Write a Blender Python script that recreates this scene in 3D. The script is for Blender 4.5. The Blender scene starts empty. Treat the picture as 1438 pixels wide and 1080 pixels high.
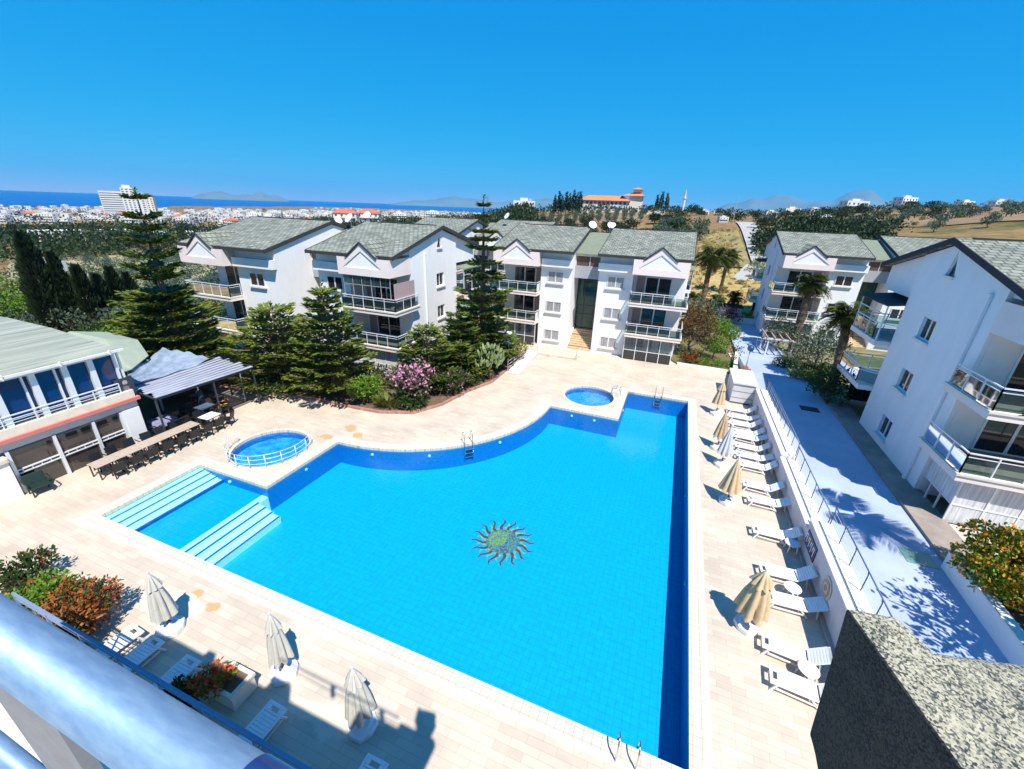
import bpy, bmesh, math, random
from math import sin, cos, pi, radians
from mathutils import Vector, Matrix
from mathutils.geometry import tessellate_polygon

# ------------------------------------------------------------------ camera, sky, sun, exposure
scene = bpy.context.scene
COL = scene.collection
PITCH, ROLL, YAW = radians(22.863), radians(2.089), radians(20.34)
cam_data = bpy.data.cameras.new('camera')
cam_data.sensor_fit = 'HORIZONTAL'
cam_data.sensor_width = 36.0
cam_data.lens = 36.0 * 590.5 / 1438.0
cam_data.clip_start = 0.02
cam_data.clip_end = 90000.0
cam = bpy.data.objects.new('camera', cam_data)
COL.objects.link(cam)
fwd = Vector((-sin(YAW) * cos(PITCH), cos(YAW) * cos(PITCH), -sin(PITCH)))
rgt = Vector((cos(YAW), sin(YAW), 0))
upv = rgt.cross(fwd)
r2 = rgt * cos(ROLL) + upv * sin(ROLL)
u2 = -rgt * sin(ROLL) + upv * cos(ROLL)
m4 = Matrix((r2, u2, -fwd)).transposed().to_4x4()
m4.translation = Vector((0, 0, 13.0))
cam.matrix_world = m4
scene.camera = cam

SUN_DIR = Vector((0.40, -0.44, 1.0)).normalized()
SUN_EL = math.asin(SUN_DIR.z)
SUN_AZ = math.atan2(SUN_DIR.x, SUN_DIR.y)
world = bpy.data.worlds.new('World')
scene.world = world
world.use_nodes = True
wn = world.node_tree
wn.nodes.clear()
w_out = wn.nodes.new('ShaderNodeOutputWorld')
w_bg = wn.nodes.new('ShaderNodeBackground')
w_sky = wn.nodes.new('ShaderNodeTexSky')
w_sky.sky_type = 'NISHITA'
w_sky.sun_disc = False
w_sky.sun_elevation = SUN_EL
w_sky.sun_rotation = SUN_AZ
w_sky.altitude = 0
w_sky.air_density = 0.5
w_sky.dust_density = 0.0
w_sky.ozone_density = 6.0
# colour grading of the sky: a deep, even blue overhead that pales towards the horizon
w_bg.inputs['Strength'].default_value = 0.066
w_sep = wn.nodes.new('ShaderNodeSeparateColor')
w_com = wn.nodes.new('ShaderNodeCombineColor')
wn.links.new(w_sky.outputs[0], w_sep.inputs[0])
for ch, gam, k in ((0, 2.5, 2.4), (1, .42, .66), (2, .15, .86)):
    n1 = wn.nodes.new('ShaderNodeMath'); n1.operation = 'MULTIPLY'; n1.inputs[1].default_value = 0.085
    n2 = wn.nodes.new('ShaderNodeMath'); n2.operation = 'POWER'; n2.inputs[1].default_value = gam
    n3 = wn.nodes.new('ShaderNodeMath'); n3.operation = 'MULTIPLY'; n3.inputs[1].default_value = k / 0.085
    wn.links.new(w_sep.outputs[ch], n1.inputs[0]); wn.links.new(n1.outputs[0], n2.inputs[0]); wn.links.new(n2.outputs[0], n3.inputs[0])
    wn.links.new(n3.outputs[0], w_com.inputs[ch])
wn.links.new(w_com.outputs[0], w_bg.inputs['Color'])
wn.links.new(w_bg.outputs[0], w_out.inputs['Surface'])

sun_data = bpy.data.lights.new('sun', 'SUN')
sun_data.energy = 5.0
sun_data.angle = radians(0.5)
sun_data.color = (1.0, 0.955, 0.88)
sun = bpy.data.objects.new('sun', sun_data)
sun.rotation_euler = SUN_DIR.to_track_quat('Z', 'Y').to_euler()
sun.location = (30, -40, 80)
COL.objects.link(sun)

scene.view_settings.view_transform = 'Standard'
scene.view_settings.look = 'None'
scene.view_settings.exposure = 0.58
scene.view_settings.gamma = 1.0
scene.cycles.max_bounces = 8
scene.cycles.transparent_max_bounces = 16
scene.cycles.caustics_reflective = False
scene.cycles.caustics_refractive = False

rnd = random.Random(7)

# ------------------------------------------------------------------ helpers: meshes and objects
class MB:
    """collects vertices and faces; build() links them as one mesh object"""
    def __init__(self, sx=1, ox=0.0, oy=0.0, oz=0.0):
        self.v, self.f, self.m = [], [], []
        self.sx, self.ox, self.oy, self.oz = sx, ox, oy, oz

    def add(self, vs, fs, m=0):
        b = len(self.v)
        for p in vs:
            self.v.append((self.ox + self.sx * p[0], self.oy + p[1], self.oz + p[2]))
        for f in fs:
            g = [b + i for i in f]
            if self.sx < 0:
                g.reverse()
            self.f.append(g)
            self.m.append(m)
        return self

    def box(self, x0, x1, y0, y1, z0, z1, m=0):
        if x0 > x1: x0, x1 = x1, x0
        if y0 > y1: y0, y1 = y1, y0
        return self.add([(x0, y0, z0), (x1, y0, z0), (x1, y1, z0), (x0, y1, z0), (x0, y0, z1), (x1, y0, z1), (x1, y1, z1), (x0, y1, z1)],
                        [(0, 3, 2, 1), (4, 5, 6, 7), (0, 1, 5, 4), (1, 2, 6, 5), (2, 3, 7, 6), (3, 0, 4, 7)], m)

    def bar(self, a, b, w, h, m=0):
        """rectangular bar from a to b, w wide sideways, h high"""
        a, b = Vector(a), Vector(b)
        d = (b - a).normalized()
        s = d.cross(Vector((0, 0, 1)))
        s = Vector((1, 0, 0)) if s.length < 1e-4 else s.normalized()
        t = s.cross(d).normalized()
        s, t = s * w / 2, t * h / 2
        vs = [a - s - t, a + s - t, a + s + t, a - s + t, b - s - t, b + s - t, b + s + t, b - s + t]
        return self.add(vs, [(0, 1, 2, 3), (4, 7, 6, 5), (0, 4, 5, 1), (1, 5, 6, 2), (2, 6, 7, 3), (3, 7, 4, 0)], m)

    def prism(self, poly, z0, z1, m=0, mtop=None):
        """vertical prism over an xy outline (counter-clockwise)"""
        n = len(poly)
        tri = tessellate_polygon([[Vector((p[0], p[1], 0)) for p in poly]])
        vs = [(p[0], p[1], z0) for p in poly] + [(p[0], p[1], z1) for p in poly]
        b = len(self.v)
        self.add(vs, [(i, (i + 1) % n, n + (i + 1) % n, n + i) for i in range(n)], m)
        ft = []
        for t in tri:
            a, bb, c = [Vector((poly[i][0], poly[i][1], 0)) for i in t]
            if (bb - a).cross(c - a).z < 0: t = (t[0], t[2], t[1])
            ft.append(t)
        for t in ft:
            up = [b + n + i for i in t]; dn = [b + i for i in reversed(t)]
            if self.sx < 0: up.reverse(); dn.reverse()
            self.f += [up, dn]
            self.m += [m if mtop is None else mtop, m]
        return self

    def xprism(self, prof, x0, x1, m=0):
        """prism along x over a (y,z) outline"""
        n = len(prof)
        vs = [(x0, p[0], p[1]) for p in prof] + [(x1, p[0], p[1]) for p in prof]
        fs = [(i, n + i, n + (i + 1) % n, (i + 1) % n) for i in range(n)]
        fs += [tuple(range(n)), tuple(reversed(range(n, 2 * n)))]
        return self.add(vs, fs, m)

    def yprism(self, prof, y0, y1, m=0):
        """prism along y over an (x,z) outline"""
        n = len(prof)
        vs = [(p[0], y0, p[1]) for p in prof] + [(p[0], y1, p[1]) for p in prof]
        fs = [(i, (i + 1) % n, n + (i + 1) % n, n + i) for i in range(n)]
        fs += [tuple(reversed(range(n))), tuple(range(n, 2 * n))]
        return self.add(vs, fs, m)

    def tube(self, pts, r, n=8, m=0, cap=True):
        pts = [Vector(p) for p in pts]
        rs = r if isinstance(r, (list, tuple)) else [r] * len(pts)
        vs, fs = [], []
        prev = None
        for i, p in enumerate(pts):
            d = (pts[min(i + 1, len(pts) - 1)] - pts[max(i - 1, 0)]).normalized()
            if prev is None:
                a = d.cross(Vector((0, 0, 1)))
                if a.length < 1e-3: a = d.cross(Vector((1, 0, 0)))
            else:
                a = prev - d * prev.dot(d)
            a.normalize(); prev = a
            b = d.cross(a)
            for k in range(n):
                t = 2 * pi * k / n
                vs.append(p + (a * cos(t) + b * sin(t)) * rs[i])
        for i in range(len(pts) - 1):
            for k in range(n):
                fs.append((i * n + k, i * n + (k + 1) % n, (i + 1) * n + (k + 1) % n, (i + 1) * n + k))
        if cap:
            fs.append(tuple(reversed(range(n))))
            fs.append(tuple((len(pts) - 1) * n + k for k in range(n)))
        return self.add(vs, fs, m)

    def lathe(self, prof, cx=0, cy=0, cz=0, n=16, m=0, closed=True):
        vs, fs = [], []
        for (r, z) in prof:
            for k in range(n):
                t = 2 * pi * k / n
                vs.append((cx + r * cos(t), cy + r * sin(t), cz + z))
        for i in range(len(prof) - 1):
            for k in range(n):
                fs.append((i * n + k, i * n + (k + 1) % n, (i + 1) * n + (k + 1) % n, (i + 1) * n + k))
        if closed:
            fs.append(tuple(reversed(range(n))))
            fs.append(tuple((len(prof) - 1) * n + k for k in range(n)))
        return self.add(vs, fs, m)

    def quad(self, c, d, s, l, w, m=0):
        """leaf: base c, along unit d length l, sideways unit s width w"""
        cx, cy, cz = c
        a = (cx - s[0] * w * .3, cy - s[1] * w * .3, cz - s[2] * w * .3)
        b = (cx + s[0] * w * .3, cy + s[1] * w * .3, cz + s[2] * w * .3)
        e = (cx + d[0] * l * .55 + s[0] * w * .5, cy + d[1] * l * .55 + s[1] * w * .5, cz + d[2] * l * .55 + s[2] * w * .5)
        g = (cx + d[0] * l * .55 - s[0] * w * .5, cy + d[1] * l * .55 - s[1] * w * .5, cz + d[2] * l * .55 - s[2] * w * .5)
        t = (cx + d[0] * l, cy + d[1] * l, cz + d[2] * l - l * .06)
        n = len(self.v)
        if self.sx == 1 and not (self.ox or self.oy or self.oz):
            self.v += [a, b, e, t, g]
            self.f.append([n, n + 1, n + 2, n + 3, n + 4]); self.m.append(m)
        else:
            self.add([a, b, e, t, g], [(0, 1, 2, 3, 4)], m)

    def mesh(self, name, mats, smooth=False):
        me = bpy.data.meshes.new(name)
        me.from_pydata([tuple(p) for p in self.v], [], [tuple(f) for f in self.f])
        if not isinstance(mats, (list, tuple)): mats = [mats]
        for mt in mats: me.materials.append(mt)
        if len(mats) > 1: me.polygons.foreach_set('material_index', self.m)
        if smooth: me.polygons.foreach_set('use_smooth', [True] * len(me.polygons))
        me.update()
        return me

    def build(self, name, mats, parent=None, smooth=False, bevel=0):
        o = bpy.data.objects.new(name, self.mesh(name, mats, smooth))
        COL.objects.link(o)
        if parent is not None: o.parent = parent
        if bevel:
            b = o.modifiers.new('bevel', 'BEVEL'); b.width = bevel; b.segments = 2; b.limit_method = 'ANGLE'
        return o

def tag(o, label, cat, group=None):
    o['label'] = label; o['category'] = cat
    if group: o['group'] = group
    return o

def thing(name, label, cat, loc=(0, 0, 0), rz=0.0, group=None):
    o = bpy.data.objects.new(name, None)
    o.empty_display_size = 0.2
    COL.objects.link(o)
    o.location = loc; o.rotation_euler = (0, 0, rz)
    return tag(o, label, cat, group)

def struct(mb, name, mats, kind='structure', smooth=False):
    o = mb.build(name, mats, smooth=smooth)
    o['kind'] = kind
    return o

def dup(root, loc, rz, label, group=None, s=None):
    """a copy of a thing with copies of its parts and sub-parts"""
    r = root.copy(); COL.objects.link(r)
    r.location = loc; r.rotation_euler = (0, 0, rz)
    r['label'] = label
    if group: r['group'] = group
    if s is not None: r.scale = s if isinstance(s, tuple) else (s, s, s)
    for ch in root.children:
        c = ch.copy(); COL.objects.link(c); c.parent = r
        for gch in ch.children:
            d = gch.copy(); COL.objects.link(d); d.parent = c
    return r

# ------------------------------------------------------------------ materials
def _base(name):
    mt = bpy.data.materials.new(name); mt.use_nodes = True
    nt = mt.node_tree
    return mt, nt, nt.nodes['Principled BSDF']

def _n(nt, t, **kw):
    n = nt.nodes.new(t)
    for k, v in kw.items():
        if k in n.inputs: n.inputs[k].default_value = v
        else: setattr(n, k, v)
    return n

def _vec(nt, local, scale=(1, 1, 1)):
    src = nt.nodes.new('ShaderNodeTexCoord').outputs['Object'] if local else nt.nodes.new('ShaderNodeNewGeometry').outputs['Position']
    mp = _n(nt, 'ShaderNodeMapping'); mp.inputs['Scale'].default_value = scale
    nt.links.new(src, mp.inputs['Vector'])
    return mp.outputs[0]

def _ramp(nt, fac, stops):
    r = nt.nodes.new('ShaderNodeValToRGB')
    el = r.color_ramp.elements
    while len(el) < len(stops): el.new(0.5)
    for e, (p, c) in zip(el, stops):
        e.position = p; e.color = (*c, 1)
    nt.links.new(fac, r.inputs[0])
    return r.outputs[0]

def mat(name, c, rough=0.6, var=0.12, scale=3.0, metal=0.0, bump=0.0, local=False, c2=None, stretch=(1, 1, 1), spec=None, detail=5.0):
    """principled surface with a two-tone noise in the base colour"""
    mt, nt, b = _base(name)
    b.inputs['Roughness'].default_value = rough; b.inputs['Metallic'].default_value = metal
    if spec is not None: b.inputs['Specular IOR Level'].default_value = spec
    if c2 is None: c2 = tuple(x * (1 - var) for x in c); c1 = tuple(min(1, x * (1 + var * .5)) for x in c)
    else: c1 = c
    nz = _n(nt, 'ShaderNodeTexNoise', Scale=scale, Detail=detail, Roughness=0.6)
    nt.links.new(_vec(nt, local, stretch), nz.inputs['Vector'])
    nt.links.new(_ramp(nt, nz.outputs['Fac'], [(.3, c2), (.7, c1)]), b.inputs['Base Color'])
    if bump:
        bp = _n(nt, 'ShaderNodeBump', Strength=bump, Distance=0.02)
        nt.links.new(nz.outputs['Fac'], bp.inputs['Height']); nt.links.new(bp.outputs[0], b.inputs['Normal'])
    return mt

def leaf_mat(name, c1, c2, c3=None, scale=2.5, local=True, trans=0.25, fine=14.0):
    mt, nt, b = _base(name)
    b.inputs['Roughness'].default_value = 0.55
    b.inputs['Specular IOR Level'].default_value = 0.3
    v = _vec(nt, local)
    n1 = _n(nt, 'ShaderNodeTexNoise', Scale=scale, Detail=3.0); n2 = _n(nt, 'ShaderNodeTexNoise', Scale=fine, Detail=1.0)
    nt.links.new(v, n1.inputs['Vector']); nt.links.new(v, n2.inputs['Vector'])
    mx = _n(nt, 'ShaderNodeMix'); mx.inputs[0].default_value = 0.5
    nt.links.new(n1.outputs['Fac'], mx.inputs[2]); nt.links.new(n2.outputs['Fac'], mx.inputs[3])
    st = [(.34, c1), (.55, c2)] + ([(.7, c3)] if c3 else [])
    col = _ramp(nt, mx.outputs[0], st)
    nt.links.new(col, b.inputs['Base Color'])
    tr = _n(nt, 'ShaderNodeBsdfTranslucent'); nt.links.new(col, tr.inputs['Color'])
    ms = _n(nt, 'ShaderNodeMixShader'); ms.inputs[0].default_value = trans
    nt.links.new(b.outputs[0], ms.inputs[1]); nt.links.new(tr.outputs[0], ms.inputs[2])
    nt.links.new(ms.outputs[0], nt.nodes['Material Output'].inputs['Surface'])
    return mt

def brick_mat(name, ca, cb, mortar, bw, rh, ms=0.012, rough=0.6, bump=0.3, axes='xy', noise=0.25, nscale=0.6, offset=0.5, local=False, spots=None, spec=None):
    mt, nt, b = _base(name)
    b.inputs['Roughness'].default_value = rough
    if spec is not None: b.inputs['Specular IOR Level'].default_value = spec
    src = _vec(nt, local)
    sp = _n(nt, 'ShaderNodeSeparateXYZ'); cb_ = _n(nt, 'ShaderNodeCombineXYZ')
    nt.links.new(src, sp.inputs[0])
    ix = {'x': 0, 'y': 1, 'z': 2}
    nt.links.new(sp.outputs[ix[axes[0]]], cb_.inputs[0]); nt.links.new(sp.outputs[ix[axes[1]]], cb_.inputs[1])
    br = _n(nt, 'ShaderNodeTexBrick', offset=offset)
    br.inputs['Scale'].default_value = 1.0
    br.inputs['Brick Width'].default_value = bw; br.inputs['Row Height'].default_value = rh
    br.inputs['Mortar Size'].default_value = ms; br.inputs['Mortar Smooth'].default_value = 0.2
    br.inputs['Color1'].default_value = (*ca, 1); br.inputs['Color2'].default_value = (*cb, 1); br.inputs['Mortar'].default_value = (*mortar, 1)
    nt.links.new(cb_.outputs[0], br.inputs['Vector'])
    nz = _n(nt, 'ShaderNodeTexNoise', Scale=nscale, Detail=6.0, Roughness=0.62)
    nt.links.new(src, nz.inputs['Vector'])
    dk = _ramp(nt, nz.outputs['Fac'], [(.3, (1 - noise,) * 3), (.65, (1, 1, 1))])
    mx = _n(nt, 'ShaderNodeMix', data_type='RGBA', blend_type='MULTIPLY'); mx.inputs[0].default_value = 1.0
    nt.links.new(br.outputs['Color'], mx.inputs[6]); nt.links.new(dk, mx.inputs[7])
    col = mx.outputs[2]
    if spots:
        n3 = _n(nt, 'ShaderNodeTexNoise', Scale=1.6, Detail=3.0); nt.links.new(src, n3.inputs['Vector'])
        for (px, py, rx, ry, sc) in spots:
            mp = _n(nt, 'ShaderNodeMapping')
            mp.inputs['Location'].default_value = (-px / rx, -py / ry, 0); mp.inputs['Scale'].default_value = (1 / rx, 1 / ry, 0)
            nt.links.new(src, mp.inputs['Vector'])
            ln = _n(nt, 'ShaderNodeVectorMath', operation='LENGTH'); nt.links.new(mp.outputs[0], ln.inputs[0])
            ad = _n(nt, 'ShaderNodeMath', operation='MULTIPLY_ADD'); ad.inputs[1].default_value = 2.2
            nt.links.new(n3.outputs['Fac'], ad.inputs[0]); nt.links.new(ln.outputs['Value'], ad.inputs[2])
            rp = _n(nt, 'ShaderNodeMapRange'); rp.inputs[1].default_value = 1.75; rp.inputs[2].default_value = 1.98; rp.inputs[3].default_value = .85; rp.inputs[4].default_value = 0.0
            nt.links.new(ad.outputs[0], rp.inputs[0])
            m2 = _n(nt, 'ShaderNodeMix', data_type='RGBA', blend_type='MIX')
            nt.links.new(rp.outputs[0], m2.inputs[0]); nt.links.new(col, m2.inputs[6]); m2.inputs[7].default_value = (*sc, 1)
            col = m2.outputs[2]
    nt.links.new(col, b.inputs['Base Color'])
    if bump:
        bp = _n(nt, 'ShaderNodeBump', Strength=bump, Distance=0.02)
        inv = _n(nt, 'ShaderNodeMath', operation='SUBTRACT'); inv.inputs[0].default_value = 1.0
        nt.links.new(br.outputs['Fac'], inv.inputs[1]); nt.links.new(inv.outputs[0], bp.inputs['Height'])
        nt.links.new(bp.outputs[0], b.inputs['Normal'])
    return mt

def glass_mat(name, tint, rough=0.03, alpha=0.5):
    """thin pane: tinted see-through mixed with a mirror coat"""
    mt = bpy.data.materials.new(name); mt.use_nodes = True
    nt = mt.node_tree; nt.nodes.remove(nt.nodes['Principled BSDF'])
    tr = _n(nt, 'ShaderNodeBsdfTransparent'); tr.inputs[0].default_value = (*tint, 1)
    gl = _n(nt, 'ShaderNodeBsdfGlossy', Roughness=rough); gl.inputs[0].default_value = (.9, .95, 1, 1)
    df = _n(nt, 'ShaderNodeBsdfDiffuse'); df.inputs[0].default_value = (tint[0] * .5, tint[1] * .55, tint[2] * .55, 1)
    fr = _n(nt, 'ShaderNodeLayerWeight', Blend=0.25)
    m0 = _n(nt, 'ShaderNodeMixShader'); m0.inputs[0].default_value = alpha
    nt.links.new(tr.outputs[0], m0.inputs[1]); nt.links.new(df.outputs[0], m0.inputs[2])
    m1 = _n(nt, 'ShaderNodeMixShader')
    nt.links.new(fr.outputs['Fresnel'], m1.inputs[0]); nt.links.new(m0.outputs[0], m1.inputs[1]); nt.links.new(gl.outputs[0], m1.inputs[2])
    nt.links.new(m1.outputs[0], nt.nodes['Material Output'].inputs['Surface'])
    return mt

def water_mat(name, tint, scale, bump, gloss=1.0):
    mt = bpy.data.materials.new(name); mt.use_nodes = True
    nt = mt.node_tree; nt.nodes.remove(nt.nodes['Principled BSDF'])
    tr = _n(nt, 'ShaderNodeBsdfTransparent'); tr.inputs[0].default_value = (*tint, 1)
    gl = _n(nt, 'ShaderNodeBsdfGlossy', Roughness=0.03)
    nz = _n(nt, 'ShaderNodeTexNoise', Scale=scale, Detail=3.0, Distortion=0.6)
    nt.links.new(_vec(nt, False), nz.inputs['Vector'])
    bp = _n(nt, 'ShaderNodeBump', Strength=bump, Distance=0.05)
    nt.links.new(nz.outputs['Fac'], bp.inputs['Height']); nt.links.new(bp.outputs[0], gl.inputs['Normal'])
    fr = _n(nt, 'ShaderNodeFresnel', IOR=1.33); nt.links.new(bp.outputs[0], fr.inputs['Normal'])
    ml = _n(nt, 'ShaderNodeMath', operation='MULTIPLY'); ml.inputs[1].default_value = gloss
    nt.links.new(fr.outputs[0], ml.inputs[0])
    m1 = _n(nt, 'ShaderNodeMixShader')
    nt.links.new(ml.outputs[0], m1.inputs[0]); nt.links.new(tr.outputs[0], m1.inputs[1]); nt.links.new(gl.outputs[0], m1.inputs[2])
    nt.links.new(m1.outputs[0], nt.nodes['Material Output'].inputs['Surface'])
    return mt

M = {}
STAINC = (.50, .30, .12)
M['deck'] = brick_mat('travertine', (.65, .55, .43), (.565, .47, .365), (.46, .37, .28), .8, 0.22, ms=.006, rough=.55, bump=.12, noise=.22, nscale=.5,
                      spots=[(-17.3, 18.0, .55, .45, STAINC), (-16.2, 17.55, .5, .35, STAINC), (-17.9, 16.6, .55, .35, STAINC), (-16.6, 16.9, .5, .25, STAINC), (-13.9, 6.3, .3, .22, STAINC), (-12.9, 6.1, .3, .22, STAINC),
                             (-14.5, 5.6, 1.6, .6, (.68, .58, .46)), (-6.8, 4.9, 1.2, .5, (.66, .58, .44)), (-7.2, 30.0, .5, .35, (.6, .5, .3)), (-20, 6.0, .8, .3, (.64, .52, .38))])
M['coping'] = brick_mat('coping_tile', (.69, .61, .49), (.63, .545, .43), (.44, .36, .27), 0.25, 0.25, ms=.012, rough=.5, bump=.1, noise=.08, offset=0)
M['coping_edge'] = mat('coping_edge_stone', (.76, .73, .67), .5, .06)
M['pool_floor'] = brick_mat('pool_mosaic', (.005, .43, .70), (.006, .40, .67), (.004, .33, .60), 0.25, 0.25, ms=.010, rough=.4, bump=0, noise=.16, nscale=5, offset=0)
M['pool_wall'] = mat('pool_wall_tile', (.005, .20, .58), .4, .15, 6)
M['pool_step'] = mat('pool_step_white', (.86, .92, .92), .4, .06)
M['pool_line'] = mat('pool_step_line', (.01, .10, .40), .4, .06)
M['kid_floor'] = mat('kid_pool_mosaic', (.10, .55, .80), .4, .5, 3.0, c2=(.01, .20, .55))
M['water'] = water_mat('pool_water', (.60, .93, .98), 3.5, .2, 1.0)
M['kid_water'] = water_mat('kid_pool_water', (.62, .90, .98), 3.0, .9, 1.6)
M['sea'] = mat('sea_water', (.006, .075, .30), .35, .25, .002, spec=.25)
M['stucco'] = mat('white_stucco', (.83, .82, .81), .8, .05, 1.2, bump=.04, stretch=(1.2, 1.2, .4), detail=8)
M['pink'] = mat('pale_pink_stucco', (.84, .72, .67), .8, .05, 1.2)
M['cream'] = mat('cream_stone', (.78, .70, .60), .7, .1, 2.0)
M['roof'] = brick_mat('grey_green_roof_tile', (.345, .36, .285), (.20, .215, .165), (.09, .095, .075), 0.42, 0.34, ms=.035, rough=.75, bump=.7, noise=.4, nscale=1.2)
M['roof_d'] = brick_mat('grey_green_dormer_tile', (.345, .36, .285), (.20, .215, .165), (.09, .095, .075), 0.42, 0.34, ms=.035, rough=.75, bump=.7, noise=.4, nscale=1.2, axes='yx')
M['roof_edge'] = mat('dark_roof_edge', (.05, .05, .055), .85, .2, spec=.2)
M['core_roof'] = mat('olive_sheet_roof', (.20, .22, .15), .6, .12, 2)
M['metal'] = mat('white_metal', (.78, .79, .80), .35, .05, metal=.2)
M['steel'] = mat('polished_steel', (.65, .65, .66), .2, .08, metal=1.0)
M['darkmetal'] = mat('dark_metal', (.05, .06, .08), .45, .2, metal=.3)
M['pane'] = mat('dark_window_pane', (.018, .022, .028), .04, .3, spec=.7)
M['pane_brown'] = mat('brown_window_pane', (.12, .075, .07), .12, .25)
M['curtain'] = mat('curtained_pane', (.46, .45, .46), .35, .3, 6, stretch=(4, 4, .25), c2=(.17, .16, .17))
M['curtain_w'] = mat('white_curtain', (.80, .80, .80), .7, .3, 5, stretch=(3, 3, .15), c2=(.42, .43, .46))
M['curtain_b'] = mat('beige_curtain', (.45, .36, .32), .7, .3, 5, stretch=(3, 3, .15), c2=(.25, .19, .17))
M['glass'] = glass_mat('balcony_glass', (.40, .62, .62), alpha=.05)
M['glass_clear'] = glass_mat('clear_glass', (.80, .90, .92), alpha=.12)
M['glass_green'] = mat('green_stair_glass', (.02, .11, .06), .06, .6, .6, spec=.5, c2=(.006, .03, .04))
M['grey'] = mat('grey_cladding', (.36, .37, .39), .6, .1)
M['step'] = brick_mat('ochre_step_stone', (.68, .50, .30), (.60, .42, .25), (.4, .28, .16), .6, .5, rough=.7, bump=0)
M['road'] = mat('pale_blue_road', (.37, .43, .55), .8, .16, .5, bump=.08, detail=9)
M['concrete'] = mat('pale_concrete', (.62, .61, .62), .8, .1, 1.5, bump=.1)
M['wallgrey'] = mat('retaining_wall_plaster', (.58, .57, .60), .8, .15, 1.2, bump=.1)
M['tilewhite'] = brick_mat('cream_edge_tile', (.84, .81, .74), (.80, .76, .68), (.5, .46, .42), .5, .3, ms=.012, bump=.05, noise=.06)
M['soil'] = mat('garden_soil', (.14, .09, .055), .95, .4, 3, bump=.4)
M['redbrick'] = brick_mat('red_edging_brick', (.50, .20, .15), (.42, .16, .12), (.4, .3, .25), .25, .12, rough=.8)
M['plastic'] = mat('white_plastic', (.80, .80, .81), .35, .04, 4, local=True)
M['fab_beige'] = mat('beige_canvas', (.58, .44, .26), .85, .15, 5, local=True)
M['fab_tan'] = mat('brown_striped_canvas', (.52, .37, .22), .85, .3, 6, local=True)
M['fab_white'] = mat('off_white_canvas', (.55, .53, .465), .85, .1, 5, local=True)
M['fab_grey'] = mat('pale_grey_canvas', (.55, .55, .56), .85, .12, 5, local=True)
M['blackplastic'] = mat('black_wicker', (.012, .013, .015), .5, .4, 20, local=True, bump=.2)
M['tabletop'] = mat('pale_beige_table_top', (.46, .36, .28), .5, .1, 4)
M['trunk'] = mat('grey_brown_bark', (.16, .12, .09), .9, .4, 8, local=True, bump=.5)
M['trunk_red'] = mat('reddish_bark', (.20, .12, .085), .9, .4, 8, local=True, bump=.5)
M['palmtrunk'] = mat('palm_bark', (.17, .115, .075), .95, .6, 9, local=True, bump=.9, stretch=(1, 1, 2.5))
M['galv'] = mat('galvanised_pipe', (.25, .37, .50), .5, .35, 130, metal=.4, stretch=(.25, 1, 1), bump=.02, c2=(.16, .27, .42), detail=9, spec=.3)
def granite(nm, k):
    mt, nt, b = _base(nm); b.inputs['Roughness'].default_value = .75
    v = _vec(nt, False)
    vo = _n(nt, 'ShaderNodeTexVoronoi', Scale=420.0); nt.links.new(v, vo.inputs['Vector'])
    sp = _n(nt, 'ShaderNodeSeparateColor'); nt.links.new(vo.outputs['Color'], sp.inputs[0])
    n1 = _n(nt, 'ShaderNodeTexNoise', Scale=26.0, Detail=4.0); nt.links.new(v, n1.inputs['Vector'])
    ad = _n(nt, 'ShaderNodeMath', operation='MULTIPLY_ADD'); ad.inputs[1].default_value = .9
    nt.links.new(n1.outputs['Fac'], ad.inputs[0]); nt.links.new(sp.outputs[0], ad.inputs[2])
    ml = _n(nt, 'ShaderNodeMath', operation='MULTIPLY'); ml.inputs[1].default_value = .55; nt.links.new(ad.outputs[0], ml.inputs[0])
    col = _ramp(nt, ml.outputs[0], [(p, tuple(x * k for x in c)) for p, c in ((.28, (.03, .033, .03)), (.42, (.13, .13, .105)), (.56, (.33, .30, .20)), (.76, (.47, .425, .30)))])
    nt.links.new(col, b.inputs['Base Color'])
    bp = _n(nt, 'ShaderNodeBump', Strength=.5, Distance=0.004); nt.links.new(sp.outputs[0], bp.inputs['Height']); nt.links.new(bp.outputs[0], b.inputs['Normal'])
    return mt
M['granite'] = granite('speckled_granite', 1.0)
M['granite_shaded'] = granite('shaded_speckled_granite', .13)  # darkened copy of the granite: shade of the side faces painted into the colour
M['stone'] = mat('warm_limestone', (.72, .62, .50), .8, .2, 14, bump=.2)
# foliage
M['lf_conifer'] = leaf_mat('conifer_needles', (.035, .07, .012), (.15, .195, .026), (.38, .36, .05), 1.6, trans=.2)
M['lf_conifer_d'] = leaf_mat('dark_conifer_needles', (.03, .07, .014), (.12, .175, .024), (.32, .30, .045), 1.4, trans=.15)
M['lf_cypress'] = leaf_mat('cypress_needles', (.010, .022, .010), (.022, .042, .016), (.045, .065, .022), 1.4, trans=.1)
M['lf_green'] = leaf_mat('bright_leaves', (.06, .12, .012), (.15, .27, .02), (.27, .38, .05), 2.5)
M['lf_dark'] = leaf_mat('dark_leaves', (.018, .042, .010), (.05, .085, .018), (.11, .14, .03), 1.6)
M['lf_wood'] = leaf_mat('wood_leaves', (.010, .024, .007), (.028, .050, .012), (.065, .080, .022), .5, local=False, trans=.15, fine=1.5)
M['lf_olive'] = leaf_mat('olive_leaves', (.045, .075, .045), (.10, .14, .09), (.19, .23, .16), 2.0)
M['lf_yellow'] = leaf_mat('yellow_green_leaves', (.10, .12, .025), (.22, .24, .05), (.36, .36, .10), 2.0)
M['lf_brown'] = leaf_mat('bronze_leaves', (.06, .035, .014), (.14, .075, .022), (.19, .13, .03), 2.5)
M['lf_palm'] = leaf_mat('palm_leaflets', (.03, .055, .012), (.09, .12, .02), (.22, .19, .05), 2.2)
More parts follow.
